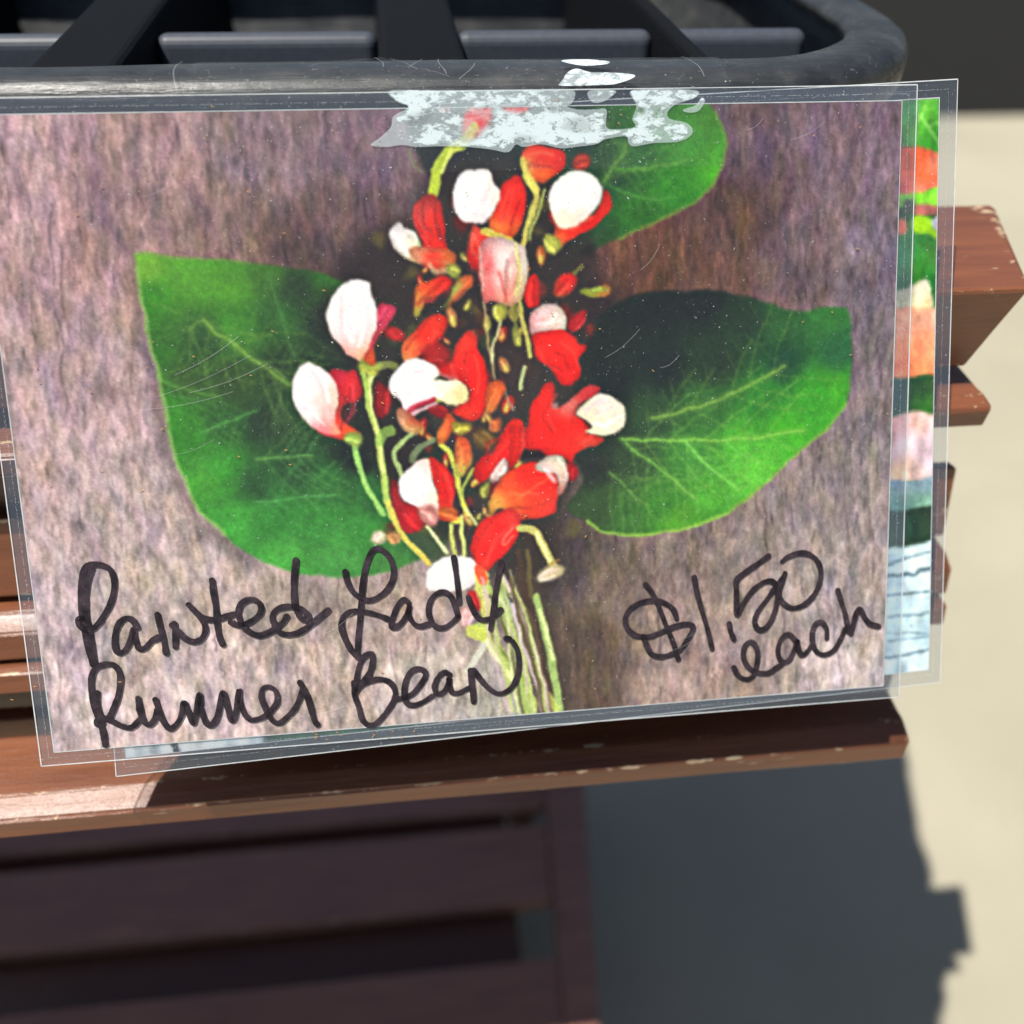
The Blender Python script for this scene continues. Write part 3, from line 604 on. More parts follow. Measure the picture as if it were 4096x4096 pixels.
Q('F', [(1680, -20), (1720, -120), (1830, -150), (1960, -110), (2040, -60), (2050, 100), (2030, 260), (1960, 370), (1860, 365), (1790, 330), (1730, 345), (1695, 180)], [(1740, 60, (214, 90, 90)), (1860, 40, (224, 220, 218)), (1830, 200, (232, 196, 190)), (1760, 250, (216, 96, 90)), (1900, 300, (222, 150, 120)), (1980, 60, (214, 206, 190)), (2010, 250, (222, 190, 150))])
S('F', [(1680, -60), (1700, 60), (1720, 250)], 12, (196, 150, 140), .8); S('F', [(1830, 120), (1860, 220), (1890, 330)], 14, (190, 60, 60), .5); S('F', [(1960, -100), (1980, 80), (1975, 280)], 16, (206, 200, 120), .6)
Q('F', [(1790, 380), (1850, 360), (1900, 400), (1880, 470), (1820, 490)], (196, 192, 84), 8); Q('F', [(1930, 360), (1990, 380), (1990, 460), (1930, 470)], (170, 160, 70), 10, .8)
Q('G', [(110, 200), (160, 130), (205, 160), (212, 300), (215, 370), (140, 395), (108, 330)], RED)
Q('F', [(1200, 240), (1290, 190), (1380, 148), (1450, 168), (1472, 210), (1430, 260), (1350, 312), (1290, 335), (1270, 400), (1220, 462), (1193, 430), (1208, 330)], [(1400, 200, (226, 44, 32)), (1280, 250, (230, 70, 40)), (1240, 330, (226, 150, 70)), (1225, 420, (190, 190, 80))])
Q('F', [(1560, 148), (1640, 148), (1642, 210), (1600, 255), (1545, 245), (1500, 315), (1440, 375), (1400, 400), (1450, 325), (1490, 225)], [(1610, 190, (220, 90, 50)), (1510, 250, (200, 196, 96)), (1440, 350, (140, 160, 70))])
Q('F', [(915, 380), (1000, 358), (1052, 388), (1040, 460), (985, 540), (925, 610), (885, 690), (905, 840), (830, 800), (780, 735), (860, 640)], [(980, 400, (206, 60, 90)), (940, 520, (200, 60, 80)), (880, 650, (220, 90, 70)), (860, 780, (230, 96, 40))])
Q('F', [(1000, 540), (1100, 560), (1120, 640), (1060, 640), (960, 600)], (196, 36, 34), 10, .9)
Q('F', [(700, 190), (640, 230), (590, 290), (550, 360), (530, 440), (545, 530), (580, 600), (630, 655), (680, 740), (740, 770), (800, 790), (840, 700), (880, 605), (912, 540), (916, 460), (902, 370), (872, 290), (852, 210), (800, 185), (750, 182)], [(700, 260, (222, 222, 226)), (620, 420, (224, 226, 222)), (800, 400, (226, 220, 222)), (720, 560, (226, 222, 226)), (740, 660, (238, 206, 206)), (780, 740, (236, 170, 130)), (690, 720, (224, 150, 140))], sh=.12)
Q('F', [(800, 770), (870, 830), (940, 810), (935, 870), (880, 910), (820, 880), (770, 850)], (190, 196, 84), 8); S('F', [(930, 830), (1000, 820), (1040, 830)], 34, (150, 160, 84), .6)
Q('F', [(600, 850), (680, 880), (740, 860), (795, 940), (805, 1040), (765, 1105), (690, 1110), (645, 1170), (655, 1240), (740, 1300), (785, 1340), (740, 1390), (620, 1375), (500, 1345), (440, 1300), (500, 1250), (600, 1180), (625, 1060), (580, 960), (550, 890)], [(640, 930, (196, 40, 60)), (720, 980, (214, 40, 40)), (780, 1000, (190, 50, 40)), (620, 1200, (226, 70, 60)), (700, 1300, (232, 90, 44)), (520, 1330, (206, 60, 70))])
Q('F', [(390, 802), (330, 840), (285, 890), (268, 960), (278, 1050), (298, 1130), (330, 1200), (380, 1262), (440, 1310), (560, 1345), (640, 1330), (600, 1260), (600, 1180), (622, 1120), (622, 1030), (592, 950), (540, 880), (480, 830), (430, 803)], [(380, 880, WHT), (340, 1020, (234, 230, 232)), (480, 950, (232, 222, 220)), (560, 1060, (240, 196, 180)), (420, 1180, (236, 226, 226)), (540, 1200, (238, 180, 170)), (520, 1310, (224, 120, 130)), (610, 1310, (240, 150, 110))], sh=.12)
Q('F', [(680, 1340), (780, 1330), (800, 1400), (750, 1440), (680, 1400)], (164, 190, 90), 8)
Q('F', [(1600, 568), (1660, 600), (1682, 700), (1722, 800), (1742, 920), (1742, 1050), (1720, 1150), (1660, 1235), (1560, 1225), (1480, 1160), (1590, 1100), (1610, 1020), (1560, 940), (1450, 925), (1385, 890), (1375, 820), (1480, 780), (1490, 680), (1530, 620)], [(1560, 660, (230, 60, 44)), (1620, 750, (228, 40, 32)), (1660, 900, (228, 36, 28)), (1680, 1080, (230, 44, 32)), (1420, 870, (210, 36, 30)), (1540, 1180, (232, 60, 40))])
Q('F', [(1370, 440), (1442, 480), (1422, 560), (1382, 640), (1330, 702), (1240, 745), (1190, 830), (1120, 800), (1105, 680), (1160, 600), (1220, 540), (1290, 480)], [(1370, 500, (224, 56, 36)), (1280, 600, (232, 44, 30)), (1320, 660, (222, 36, 28)), (1160, 700, (236, 110, 60)), (1150, 790, (232, 160, 100))])
Q('F', [(1240, 720), (1380, 640), (1480, 760), (1380, 850), (1280, 790)], (176, 30, 26), 14, .8)
Q('F', [(1150, 790), (1230, 773), (1310, 793), (1372, 840), (1386, 905), (1350, 940), (1430, 938), (1520, 930), (1582, 980), (1602, 1050), (1582, 1110), (1500, 1124), (1420, 1112), (1350, 1080), (1250, 1112), (1180, 1172), (1120, 1162), (1080, 1090), (1020, 1030), (998, 960), (1040, 890), (1100, 830)], [(1200, 850, WHT), (1100, 950, (236, 238, 240)), (1250, 980, (236, 228, 236)), (1150, 1100, (240, 214, 222)), (1420, 1000, (240, 236, 210)), (1540, 1060, (238, 200, 140)), (1480, 1100, (240, 224, 180))], sh=.1)
S('F', [(1170, 1170), (1240, 1120), (1330, 1090)], 22, (180, 40, 60), .8); S('F', [(1190, 1190), (1280, 1150), (1350, 1120)], 16, (232, 180, 190), .8)
Q('F', [(920, 950), (980, 990), (1032, 1080), (1002, 1180), (942, 1232), (900, 1180), (888, 1060)], (156, 30, 28), 10, .95)
Q('F', [(1090, 1150), (1190, 1200), (1262, 1290), (1200, 1342), (1120, 1300), (1060, 1200)], [(1110, 1200, (220, 150, 120)), (1200, 1230, (210, 60, 40)), (1170, 1310, (214, 190, 90))])
Q('F', [(1290, 1170), (1420, 1140), (1460, 1190), (1380, 1230)], (170, 26, 26), 10, .9)
Q('F', [(1450, 1175), (1500, 1240), (1480, 1330), (1430, 1400), (1370, 1420), (1360, 1340), (1400, 1270)], [(1440, 1220, (230, 90, 44)), (1390, 1370, (222, 130, 60))])
Q('F', [(1760, 950), (1850, 935), (1885, 1010), (1835, 1110), (1770, 1190), (1728, 1160), (1730, 1060)], [(1820, 980, (226, 100, 50)), (1760, 1060, (232, 90, 44)), (1760, 1150, (200, 120, 56))])
Q('F', [(1480, 1250), (1560, 1260), (1620, 1260), (1600, 1310), (1550, 1360), (1500, 1330)], (200, 180, 70), 8); Q('F', [(1640, 1330), (1740, 1300), (1820, 1380), (1760, 1470), (1660, 1450)], (120, 90, 44), 12, .9); Q('F', [(1770, 1230), (1850, 1240), (1840, 1310), (1780, 1310)], (220, 110, 60), 10, .9)
Q('F', [(1530, 1370), (1600, 1390), (1632, 1480), (1622, 1560), (1560, 1665), (1500, 1645), (1510, 1560), (1500, 1450)], [(1590, 1440, (226, 80, 44)), (1530, 1480, (230, 150, 80)), (1550, 1600, (212, 206, 96))])
Q('F', [(1640, 1640), (1690, 1530), (1790, 1490), (1830, 1400), (1900, 1260), (1950, 1230), (2010, 1250), (2020, 1380), (1990, 1480), (1950, 1580), (1880, 1545), (1820, 1605), (1760, 1672), (1700, 1705)], [(1900, 1350, (230, 40, 30)), (1960, 1300, (232, 50, 36)), (1720, 1600, (206, 34, 28)), (1880, 1500, (226, 36, 30))])
Q('F', [(1900, 1630), (1960, 1600), (2080, 1560), (2170, 1580), (2260, 1660), (2290, 1760), (2270, 1860), (2240, 1950), (2000, 1990), (1850, 1905), (1780, 1960), (1755, 1880), (1800, 1780)], [(1880, 1720, (228, 80, 44)), (1810, 1850, (226, 170, 80)), (2040, 1680, (230, 40, 30)), (2150, 1720, (232, 44, 32)), (2100, 1870, (234, 60, 40)), (2220, 1900, (228, 60, 50)), (1960, 1850, (232, 90, 44))])
Q('F', [(1850, 1543), (1907, 1560), (1892, 1622), (1822, 1712), (1758, 1682), (1800, 1610)], (236, 196, 180), 8)
Q('F', [(1700, 1740), (1760, 1700), (1770, 1780), (1720, 1830)], (180, 180, 80), 10, .8)
Q('F', [(1010, 1685), (1080, 1730), (1090, 1820), (1150, 1885), (1220, 1940), (1240, 2060), (1120, 2080), (1050, 1945), (1018, 1820)], [(1050, 1780, (140, 30, 30)), (1120, 1950, (196, 36, 36)), (1180, 2020, (206, 40, 44))])
Q('F', [(1300, 1538), (1380, 1550), (1450, 1600), (1492, 1680), (1502, 1780), (1480, 1880), (1510, 1960), (1440, 2000), (1370, 1970), (1360, 1820), (1330, 1680)], [(1400, 1600, (226, 46, 34)), (1440, 1750, (230, 38, 30)), (1440, 1930, (230, 60, 40))])
Q('F', [(1230, 1538), (1170, 1590), (1110, 1650), (1080, 1730), (1090, 1810), (1140, 1870), (1210, 1912), (1280, 1980), (1360, 2010), (1380, 1940), (1352, 1800), (1332, 1700), (1312, 1600), (1290, 1545)], [(1220, 1640, (236, 232, 232)), (1150, 1740, (232, 232, 240)), (1260, 1780, (238, 234, 236)), (1320, 1800, (242, 214, 190)), (1290, 1920, (238, 200, 190)), (1270, 1580, (240, 200, 190))], sh=.12)
Q('G', [(370, 150), (450, 133), (492, 180), (472, 250), (422, 292), (350, 320), (315, 300), (325, 225)], [(430, 190, (226, 40, 36)), (380, 260, (200, 60, 40)), (330, 310, (140, 100, 50))], 9)
S('G', [(470, 140), (530, 80)], 14, (120, 116, 50), .7)
Q('G', [(518, 265), (580, 248), (640, 268), (700, 218), (742, 240), (722, 292), (650, 314), (580, 314)], [(550, 270, (150, 176, 66)), (600, 300, (180, 180, 70)), (680, 270, (226, 130, 56)), (720, 240, (220, 140, 80))])
Q('G', [(440, 470), (520, 408), (552, 430), (530, 500), (470, 562), (420, 550)], (202, 40, 40), 8)
Q('G', [(240, 368), (300, 368), (370, 400), (402, 450), (402, 545), (330, 570), (220, 590), (148, 615), (138, 520), (160, 430)], [(280, 430, (222, 196, 192)), (380, 470, (224, 220, 196)), (200, 500, (226, 160, 160)), (300, 530, (226, 180, 160))])
Q('G', [(150, 620), (250, 580), (350, 550), (420, 570), (480, 610), (502, 660), (552, 680), (532, 730), (492, 790), (522, 860), (502, 920), (430, 985), (370, 975), (310, 890), (270, 830), (190, 780), (158, 700)], [(300, 650, (230, 38, 30)), (450, 680, (232, 50, 40)), (420, 800, (226, 34, 28)), (430, 920, (220, 40, 32)), (220, 740, (226, 44, 34))])
Q('G', [(280, 945), (325, 990), (312, 1100), (325, 1150), (390, 1130), (470, 1060), (540, 990), (620, 968), (672, 1000), (640, 1050), (540, 1100), (480, 1190), (530, 1230), (575, 1290), (560, 1340), (640, 1350), (695, 1380), (640, 1435), (540, 1465), (480, 1505), (450, 1570), (380, 1505), (260, 1505), (100, 1465), (80, 1400), (120, 1250), (130, 1150), (200, 1050), (240, 980)], [(280, 1050, (228, 44, 36)), (200, 1200, (228, 40, 30)), (350, 1300, (230, 34, 26)), (480, 1280, (230, 40, 30)), (560, 1030, (210, 60, 60)), (440, 1120, (222, 120, 110)), (600, 1400, (214, 70, 50)), (180, 1420, (210, 36, 30)), (420, 1480, (226, 44, 34))])
Q('G', [(300, 1120), (345, 1110), (355, 1150), (320, 1165)], (232, 150, 140), 6)
Q('G', [(680, 1038), (760, 1060), (830, 1110), (862, 1180), (842, 1260), (790, 1322), (720, 1352), (620, 1344), (545, 1325), (600, 1285), (540, 1225), (488, 1185), (560, 1100), (620, 1060)], [(690, 1120, (228, 214, 206)), (790, 1180, (226, 216, 196)), (760, 1270, (236, 222, 196)), (620, 1320, (238, 226, 190)), (560, 1170, (238, 206, 180))], sh=.12)
Q('G', [(-20, 1300), (60, 1285), (82, 1350), (72, 1440), (42, 1540), (-20, 1610)], RED)
Q('G', [(420, 1555), (492, 1590), (482, 1660), (432, 1722), (405, 1640)], (190, 36, 40), 8)
Q('G', [(180, 1592), (240, 1520), (310, 1498), (392, 1518), (412, 1600), (412, 1720), (382, 1792), (340, 1805), (352, 1705), (310, 1645), (200, 1625)], [(260, 1560, (230, 206, 190)), (370, 1570, (236, 216, 190)), (390, 1700, (240, 206, 190)), (360, 1780, (226, 120, 110))])
Q('G', [(60, 1560), (90, 1480), (220, 1470), (240, 1520), (160, 1560)], (44, 28, 28), 8, .9)
# lower bouquet
Q('B', [(1700, 80), (1800, 20), (1900, -30), (1990, 20), (2000, 120), (1960, 230), (1860, 335), (1770, 425), (1700, 470), (1660, 430), (1650, 340), (1615, 280), (1640, 180)], [(1750, 120, (226, 50, 40)), (1850, 150, (232, 34, 28)), (1760, 300, (230, 36, 30)), (1690, 420, (226, 60, 44)), (1950, 60, (226, 60, 50))])
S('B', [(1932, 110), (1850, 230), (1880, 240), (1940, 180)], 10, (236, 130, 110), .6)
Q('B', [(870, 210), (890, 160), (950, 145), (980, 190), (960, 240), (900, 255)], (222, 220, 160), 10); Q('B', [(990, 160), (1060, 150), (1090, 200), (1050, 250), (1000, 230)], (222, 160, 100), 10)
Q('B', [(1070, -20), (1180, -40), (1270, 60), (1260, 120), (1170, 150), (1110, 90)], (200, 34, 36), 8); Q('B', [(1220, -10), (1330, -40), (1380, 60), (1330, 110), (1260, 60)], (232, 150, 140), 10); Q('B', [(1370, -20), (1500, -30), (1520, 40), (1440, 60)], (228, 110, 50), 10)
Q('B', [(1380, 368), (1300, 440), (1283, 520), (1305, 585), (1400, 585), (1470, 605), (1560, 595), (1640, 562), (1682, 480), (1672, 400), (1622, 350), (1540, 328), (1450, 340)], [(1400, 480, (240, 240, 232)), (1560, 430, (238, 236, 232)), (1640, 500, (238, 214, 212))], sh=.1)
S('B', [(1700, 480), (1710, 620), (1740, 780), (1750, 900)], 56, (206, 204, 110), .85); S('B', [(1680, 430), (1720, 520)], 40, (222, 80, 50), .9)
Q('B', [(1600, 620), (1660, 608), (1684, 680), (1664, 745), (1610, 710)], (206, 40, 40), 8); Q('B', [(1530, 740), (1620, 720), (1650, 800), (1590, 880), (1540, 840)], (230, 170, 160), 12, .9)
S('B', [(1690, 880), (1760, 960), (1850, 1090), (1940, 1250), (2080, 1450)], 60, (176, 190, 104), .85); S('B', [(1640, 900), (1740, 940)], 60, (196, 204, 96), .8); S('B', [(1720, 1000), (1660, 1100), (1600, 1200)], 30, (206, 206, 190), .8)
S('B', [(1740, 960), (1800, 1080), (1900, 1220), (1980, 1330)], 18, (222, 226, 170), .9); S('B', [(1770, 900), (1880, 1080), (1960, 1180)], 18, (120, 128, 72), .9); S('B', [(1790, 640), (1850, 640), (1900, 760)], 50, (150, 166, 180), .6); S('B', [(1840, 460), (1890, 560), (1930, 640)], 18, (176, 190, 120), .8)
S('C', [(20, 560), (60, 760), (120, 960), (180, 1200), (240, 1490)], 26, (110, 92, 70), .9); S('C', [(0, 700), (40, 860), (110, 1060), (170, 1260), (230, 1490)], 20, (206, 190, 190), .85); S('C', [(40, 300), (90, 560), (150, 800), (220, 1100), (290, 1490)], 22, (70, 50, 34), .9)
S('C', [(190, 640), (220, 780), (270, 980), (310, 1200), (350, 1490)], 34, (160, 186, 110), .85); S('C', [(215, 740), (260, 900), (300, 1100)], 14, (214, 222, 160), .8); S('C', [(30, 1300), (80, 1400), (120, 1490)], 40, (170, 190, 140), .8); S('C', [(120, 300), (130, 500), (150, 640)], 18, (104, 92, 50), .7); S('C', [(260, 1380), (300, 1440), (330, 1490)], 30, (196, 206, 110), .7)
for _ in range(22):      # bundle of thin stalks below the flowers
    f_ = rng.uniform(0, 1); x0_, x1_ = 895 + 75 * f_ + rng.normal(0, 6), 955 + 95 * f_ + rng.normal(0, 6)
    pts_ = P('V', [(x0_ + 14, 1085 + rng.uniform(-10, 50)), (x0_ * .55 + x1_ * .45 + rng.normal(0, 5), 1160), (x0_ * .25 + x1_ * .75 + rng.normal(0, 4), 1240), (x1_, 1342)])
    cv.stroke(pts_, rng.uniform(7, 17), [(176, 190, 110), (150, 170, 90), (206, 208, 160), (104, 88, 60), (200, 180, 176), (84, 76, 52)][int(rng.integers(6))], 7, rng.uniform(.55, .9))
S('C', [(60, 120), (160, 150), (220, 230), (270, 330), (300, 400)], 34, (196, 190, 110), .9); S('C', [(180, 170), (240, 270), (280, 370)], 12, (232, 228, 170), .9)
Q('C', [(180, 500), (215, 450), (270, 410), (345, 395), (385, 430), (360, 485), (300, 500), (240, 528), (195, 528)], [(220, 480, (240, 236, 200)), (330, 440, (236, 220, 170)), (280, 470, (200, 170, 110))], 7)
S('C', [(290, 390), (345, 360)], 12, (150, 120, 70), .7)
# the red flower half hidden at the very top, and specks of petal colour
Q('T2', [(1600, 810), (1720, 800), (1800, 840), (1760, 960), (1680, 1040), (1590, 1050), (1540, 960)], (226, 50, 56), 14); Q('T2', [(1840, 810), (1940, 795), (2070, 800), (2060, 840), (1950, 850)], (214, 40, 44), 6); S('T2', [(1640, 960), (1560, 1060), (1500, 1100)], 40, (190, 196, 90), .8); Q('T2', [(1370, 815), (1440, 800), (1480, 840), (1400, 850)], (200, 80, 84), 8, .8)
def finish(c):
    """soft offset-print look: wavering outlines, slight sharpening halo, grain"""
    Yc, Xc = np.mgrid[0:c.h, 0:c.w]
    dx = 1.1 * aniso(c.h, c.w, 11, 11, rng) + .4 * aniso(c.h, c.w, 3, 3, rng); dy = 1.1 * aniso(c.h, c.w, 11, 11, rng) + .4 * aniso(c.h, c.w, 3, 3, rng)
    im = c.img[np.clip(np.rint(Yc + dy), 0, c.h - 1).astype(int), np.clip(np.rint(Xc + dx), 0, c.w - 1).astype(int)]
    im = blur(im, 1); im = im + .45 * (im - blur(im, 3)) + .18 * (im - blur(im, 9))
    gn = .032 * aniso(c.h, c.w, 1, 1, rng) + .022 * aniso(c.h, c.w, 3, 4, rng); gn = gn * (1 - .65 * np.clip((im.min(2) - 150) / 60, 0, 1))
    im = im * (1 + gn)[..., None] + (1.6 * aniso(c.h, c.w, 1, 1, rng))[..., None]
    c.img = np.clip(im, 4, 250).astype(np.float32)
finish(cv)

def ink_grid(name, cvs, nu, nv, pos, mat, parent, gain, sat=1.0):
    """printed paper as a fine grid; colour sits on the vertices"""
    img = blur(np.clip(cvs.img, 0, 255), max(0, cvs.w / nu * .3)) / 255
    ys = np.clip((np.arange(nv) / (nv - 1) * cvs.h).astype(int), 0, cvs.h - 1); xs = np.clip((np.arange(nu) / (nu - 1) * cvs.w).astype(int), 0, cvs.w - 1)
    c = img[ys][:, xs]; c = np.where(c <= .04045, c / 12.92, ((c + .055) / 1.055) ** 2.4)
    lum = (c @ np.array([.2126, .7152, .0722]))[..., None]; c = np.clip(lum + (c - lum) * sat, 0, None) * gain; c = np.clip(c, .002, .80)
    U, Vv = np.meshgrid(np.linspace(0, 1, nu), np.linspace(0, 1, nv)); pts = pos(U.ravel(), Vv.ravel())
    off = np.zeros(3); p = parent
    while p is not None: off += np.array(p.location); p = p.parent
    f = grid_faces(nu, nv); me = bpy.data.meshes.new(name)
    me.vertices.add(nu * nv); me.vertices.foreach_set('co', (pts - off).astype(np.float32).ravel())
    me.loops.add(f.size); me.loops.foreach_set('vertex_index', f.ravel().astype(np.int32))
    me.polygons.add(len(f)); me.polygons.foreach_set('loop_start', np.arange(0, f.size, 4, dtype=np.int32)); me.polygons.foreach_set('loop_total', np.full(len(f), 4, np.int32))
    me.update(calc_edges=True)
    a = me.color_attributes.new('ink', 'FLOAT_COLOR', 'POINT'); a.data.foreach_set('color', np.c_[c.reshape(-1, 3), np.ones(nu * nv)].astype(np.float32).ravel())
    me.materials.append(mat); o = bpy.data.objects.new(name, me); col.objects.link(o); o.parent = parent; return o

TH = math.radians(29); NRM = np.array([0, math.cos(TH), -math.sin(TH)]); DOWN = np.array([0, -math.sin(TH), -math.cos(TH)])
CW, CH, Z0 = .254, .17609, .63
def front_pos(u, v, off=0.0):
    """the card's own coordinates (u right, v down) to the world; off is measured away from the viewer"""
    u = np.asarray(u, float); v = np.asarray(v, float)
    return np.stack([(u - .5) * CW, np.zeros_like(u), np.full_like(u, Z0)], -1) + DOWN * ((v - 1) * CH)[..., None] + NRM * np.asarray(off)[..., None] if np.ndim(off) else \
        np.stack([(u - .5) * CW, np.zeros_like(u), np.full_like(u, Z0)], -1) + DOWN * ((v - 1) * CH)[..., None] + NRM * off
front = empty('sign_card', (0, 0, .62), 'front laminated sign with red and white bean flowers, handwritten name and $1.50 price', 'sign')
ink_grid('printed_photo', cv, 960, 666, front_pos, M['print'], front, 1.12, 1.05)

def plate(name, corners, t, mat, parent, o0):
    """thin clear sheet: corners are (u, v) on the card, t its thickness, o0 the offset of its front face"""
    uv = np.array(corners); a = front_pos(uv[:, 0], uv[:, 1], o0); b = front_pos(uv[:, 0], uv[:, 1], o0 + t)
    return mesh_obj(name, np.vstack([a, b]), [(0, 1, 2, 3), (7, 6, 5, 4), (0, 4, 5, 1), (1, 5, 6, 2), (2, 6, 7, 3), (3, 7, 4, 0)], mat, parent)
def ribbon(name, uv, hw, off, mat, parent, closed=False, wav=0.0, cap=True, jit=0.0):
    """flat line on a card: a strip of half width hw (metres) with rounded ends"""
    uv = np.asarray(uv, float); q = uv * (CW, CH); n = len(q)
    V = []; F = []
    d = np.gradient(q, axis=0); d /= np.linalg.norm(d, axis=1)[:, None] + 1e-12; nn = np.c_[-d[:, 1], d[:, 0]]
    w = np.ones(n) * hw * (1 + (jit * np.convolve(rng.normal(0, 1, n + 8), np.ones(9) / 3, 'valid') if jit else 0))
    L = q + nn * w[:, None]; R_ = q - nn * w[:, None]
    def add(p): V.append(p); return len(V) - 1
    il = [add(p) for p in L]; ir = [add(p) for p in R_]
    for i in range(n - 1): F.append((il[i], il[i + 1], ir[i + 1], ir[i]))
    if cap:
        for i, sgn in ((0, -1), (n - 1, 1)):
            arc = [il[i]]
            for k in range(1, 8):
                a = math.pi * k / 8; arc.append(add(q[i] + nn[i] * w[i] * math.cos(a) + d[i] * sgn * w[i] * math.sin(a)))
            arc.append(ir[i]); F.append(tuple(arc))
    V = np.array(V) / (CW, CH)
    return V, F

def fuv(reg, pts): return apply_h(H_FRONT, P(reg, pts))
film_c = apply_h(H_FRONT, [(-185, 395), (3667, 340), (3594, 2786), (167, 3063)])
def margin(name, outer, inner, t, mat, parent, o0):
    """the clear border of a laminated sign, a flat ring around the paper"""
    uv = np.vstack([outer, inner]); a = front_pos(uv[:, 0], uv[:, 1], o0); b = front_pos(uv[:, 0], uv[:, 1], o0 + t); F = []
    for i in range(4):
        j = (i + 1) % 4; F += [(i, j, 4 + j, 4 + i), (12 + i, 12 + j, 8 + j, 8 + i), (i, 8 + i, 8 + j, j)]
    return mesh_obj(name, np.vstack([a, b]), F, mat, parent)
pin = np.array([(-.0012, -.0016), (1.0012, -.0016), (1.0012, 1.0016), (-.0012, 1.0016)])
plate('laminate', pin, .0003, M['film'], front, -.00015)
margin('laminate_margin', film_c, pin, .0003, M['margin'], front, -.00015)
def frame_line(name, corners, hw, off, mat, parent, dashes=0):
    Vs, Fs, k = [], [], 0
    for i in range(4):
        a, b = corners[i], corners[(i + 1) % 4]
        spans = [(0, 1)] if not dashes else [(j / dashes, (j + rng.uniform(.2, .8)) / dashes) for j in range(dashes) if rng.uniform() < .75]
        for s0, s1 in spans:
            t = np.linspace(s0, s1, 60 if not dashes else 3)[:, None]
            v, f = ribbon('', a + (b - a) * t + (rng.normal(0, .0002, 2) if dashes else 0), hw, off, mat, parent, jit=.12 if not dashes else 0)
            Vs.append(v); Fs += [tuple(x + k for x in ff) for ff in f]; k += len(v)
    v = np.vstack(Vs); return mesh_obj(name, front_pos(v[:, 0], v[:, 1], off), Fs, mat, parent)
frame_line('laminate_edge', film_c, .00014, -.00034, M['edge'], front)  # pale strip: light caught by the film's cut edge, put into colour
cen = film_c.mean(0)
seal = [film_c[i] + (np.array([(-1, -1), (1, -1), (1, 1), (-1, 1)][i]) * -1) * np.array([.0024 / CW, .0024 / CH]) for i in range(4)]
frame_line('seal_line', np.array(seal), .000032, -.00032, M['edge'], front, 480)
paper_edge = np.array([(-.0004, -.0006), (1.0004, -.0006), (1.0004, 1.0006), (-.0004, 1.0006)])
frame_line('paper_edge', paper_edge, .00013, -.00005, M['edge'], front)

# ---- handwriting in black marker
words = {}
words['handwritten_name'] = [
 ('A', [(700, 420), (665, 520), (650, 640), (655, 760), (675, 880), (695, 1000), (715, 1150)]),
 ('A', [(625, 800), (596, 815), (610, 862), (660, 890), (720, 865), (780, 790), (835, 690), (862, 590), (862, 500), (830, 430), (770, 400), (700, 394), (650, 412), (625, 480), (614, 600), (614, 700), (622, 800), (642, 900), (670, 1030), (705, 1150)]),
 ('A', [(1040, 870), (1000, 812), (950, 800), (900, 840), (872, 920), (870, 1000), (888, 1052), (922, 1058), (962, 1020), (992, 950), (1012, 880), (1022, 950), (1052, 1030), (1100, 1020), (1150, 970), (1195, 945)]),
 ('A', [(1190, 770), (1210, 860), (1235, 950), (1255, 1060)]), ('A', [(1318, 840), (1326, 930), (1325, 1015)]),
 ('A', [(1300, 850), (1340, 890), (1400, 950), (1460, 975), (1520, 955), (1552, 900), (1542, 840), (1500, 770)]), ('A', [(1425, 697), (1470, 742), (1520, 790), (1580, 808), (1650, 803), (1720, 780), (1790, 762)]),
 ('A', [(1602, 512), (1612, 600), (1632, 720), (1642, 850), (1658, 940), (1682, 995)]),
 ('A', [(1745, 828), (1800, 850), (1870, 835), (1940, 790), (1972, 740), (1962, 690), (1925, 662), (1870, 660), (1818, 695), (1800, 765), (1830, 850), (1890, 905), (1955, 928), (2025, 908), (2080, 875)]),
 ('B', [(232, 785), (205, 830), (165, 852), (130, 822), (127, 770), (172, 725), (250, 710), (330, 725), (388, 770), (388, 808), (345, 800), (312, 750), (292, 680), (286, 560), (292, 450), (302, 362)]),
 ('B', [(135, 830), (150, 872), (190, 910), (250, 922), (330, 902), (400, 857), (470, 800), (545, 737)])]
words['handwritten_name.001'] = [
 ('B', [(675, 450), (690, 520), (732, 600), (800, 650), (862, 665), (940, 630), (1002, 570), (1036, 490), (1032, 400), (992, 320), (932, 277), (880, 292), (842, 370), (820, 450), (806, 550), (797, 650), (786, 800), (772, 950), (766, 1095)]),
 ('B', [(766, 1095), (720, 1040), (672, 950), (646, 860), (662, 790), (720, 752), (790, 747), (870, 762), (950, 787), (1015, 815)]),
 ('B', [(1150, 680), (1110, 660), (1062, 720), (1032, 800), (1022, 858), (1052, 868), (1100, 832), (1140, 770), (1160, 700), (1152, 760), (1182, 830), (1232, 860), (1300, 845)]),
 ('B', [(1522, 790), (1480, 832), (1420, 870), (1362, 865), (1322, 820), (1302, 750), (1312, 680), (1352, 622), (1410, 602), (1462, 627), (1495, 690), (1522, 780)]), ('B', [(1492, 340), (1506, 440), (1522, 560), (1534, 680)]),
 ('B', [(1602, 640), (1622, 700), (1662, 780), (1712, 812), (1770, 800)]), ('B', [(1850, 382), (1832, 470), (1807, 600), (1792, 720), (1770, 880)]), ('B', [(1845, 735), (1800, 778)]), ('B', [(1885, 950), (1908, 955)])]
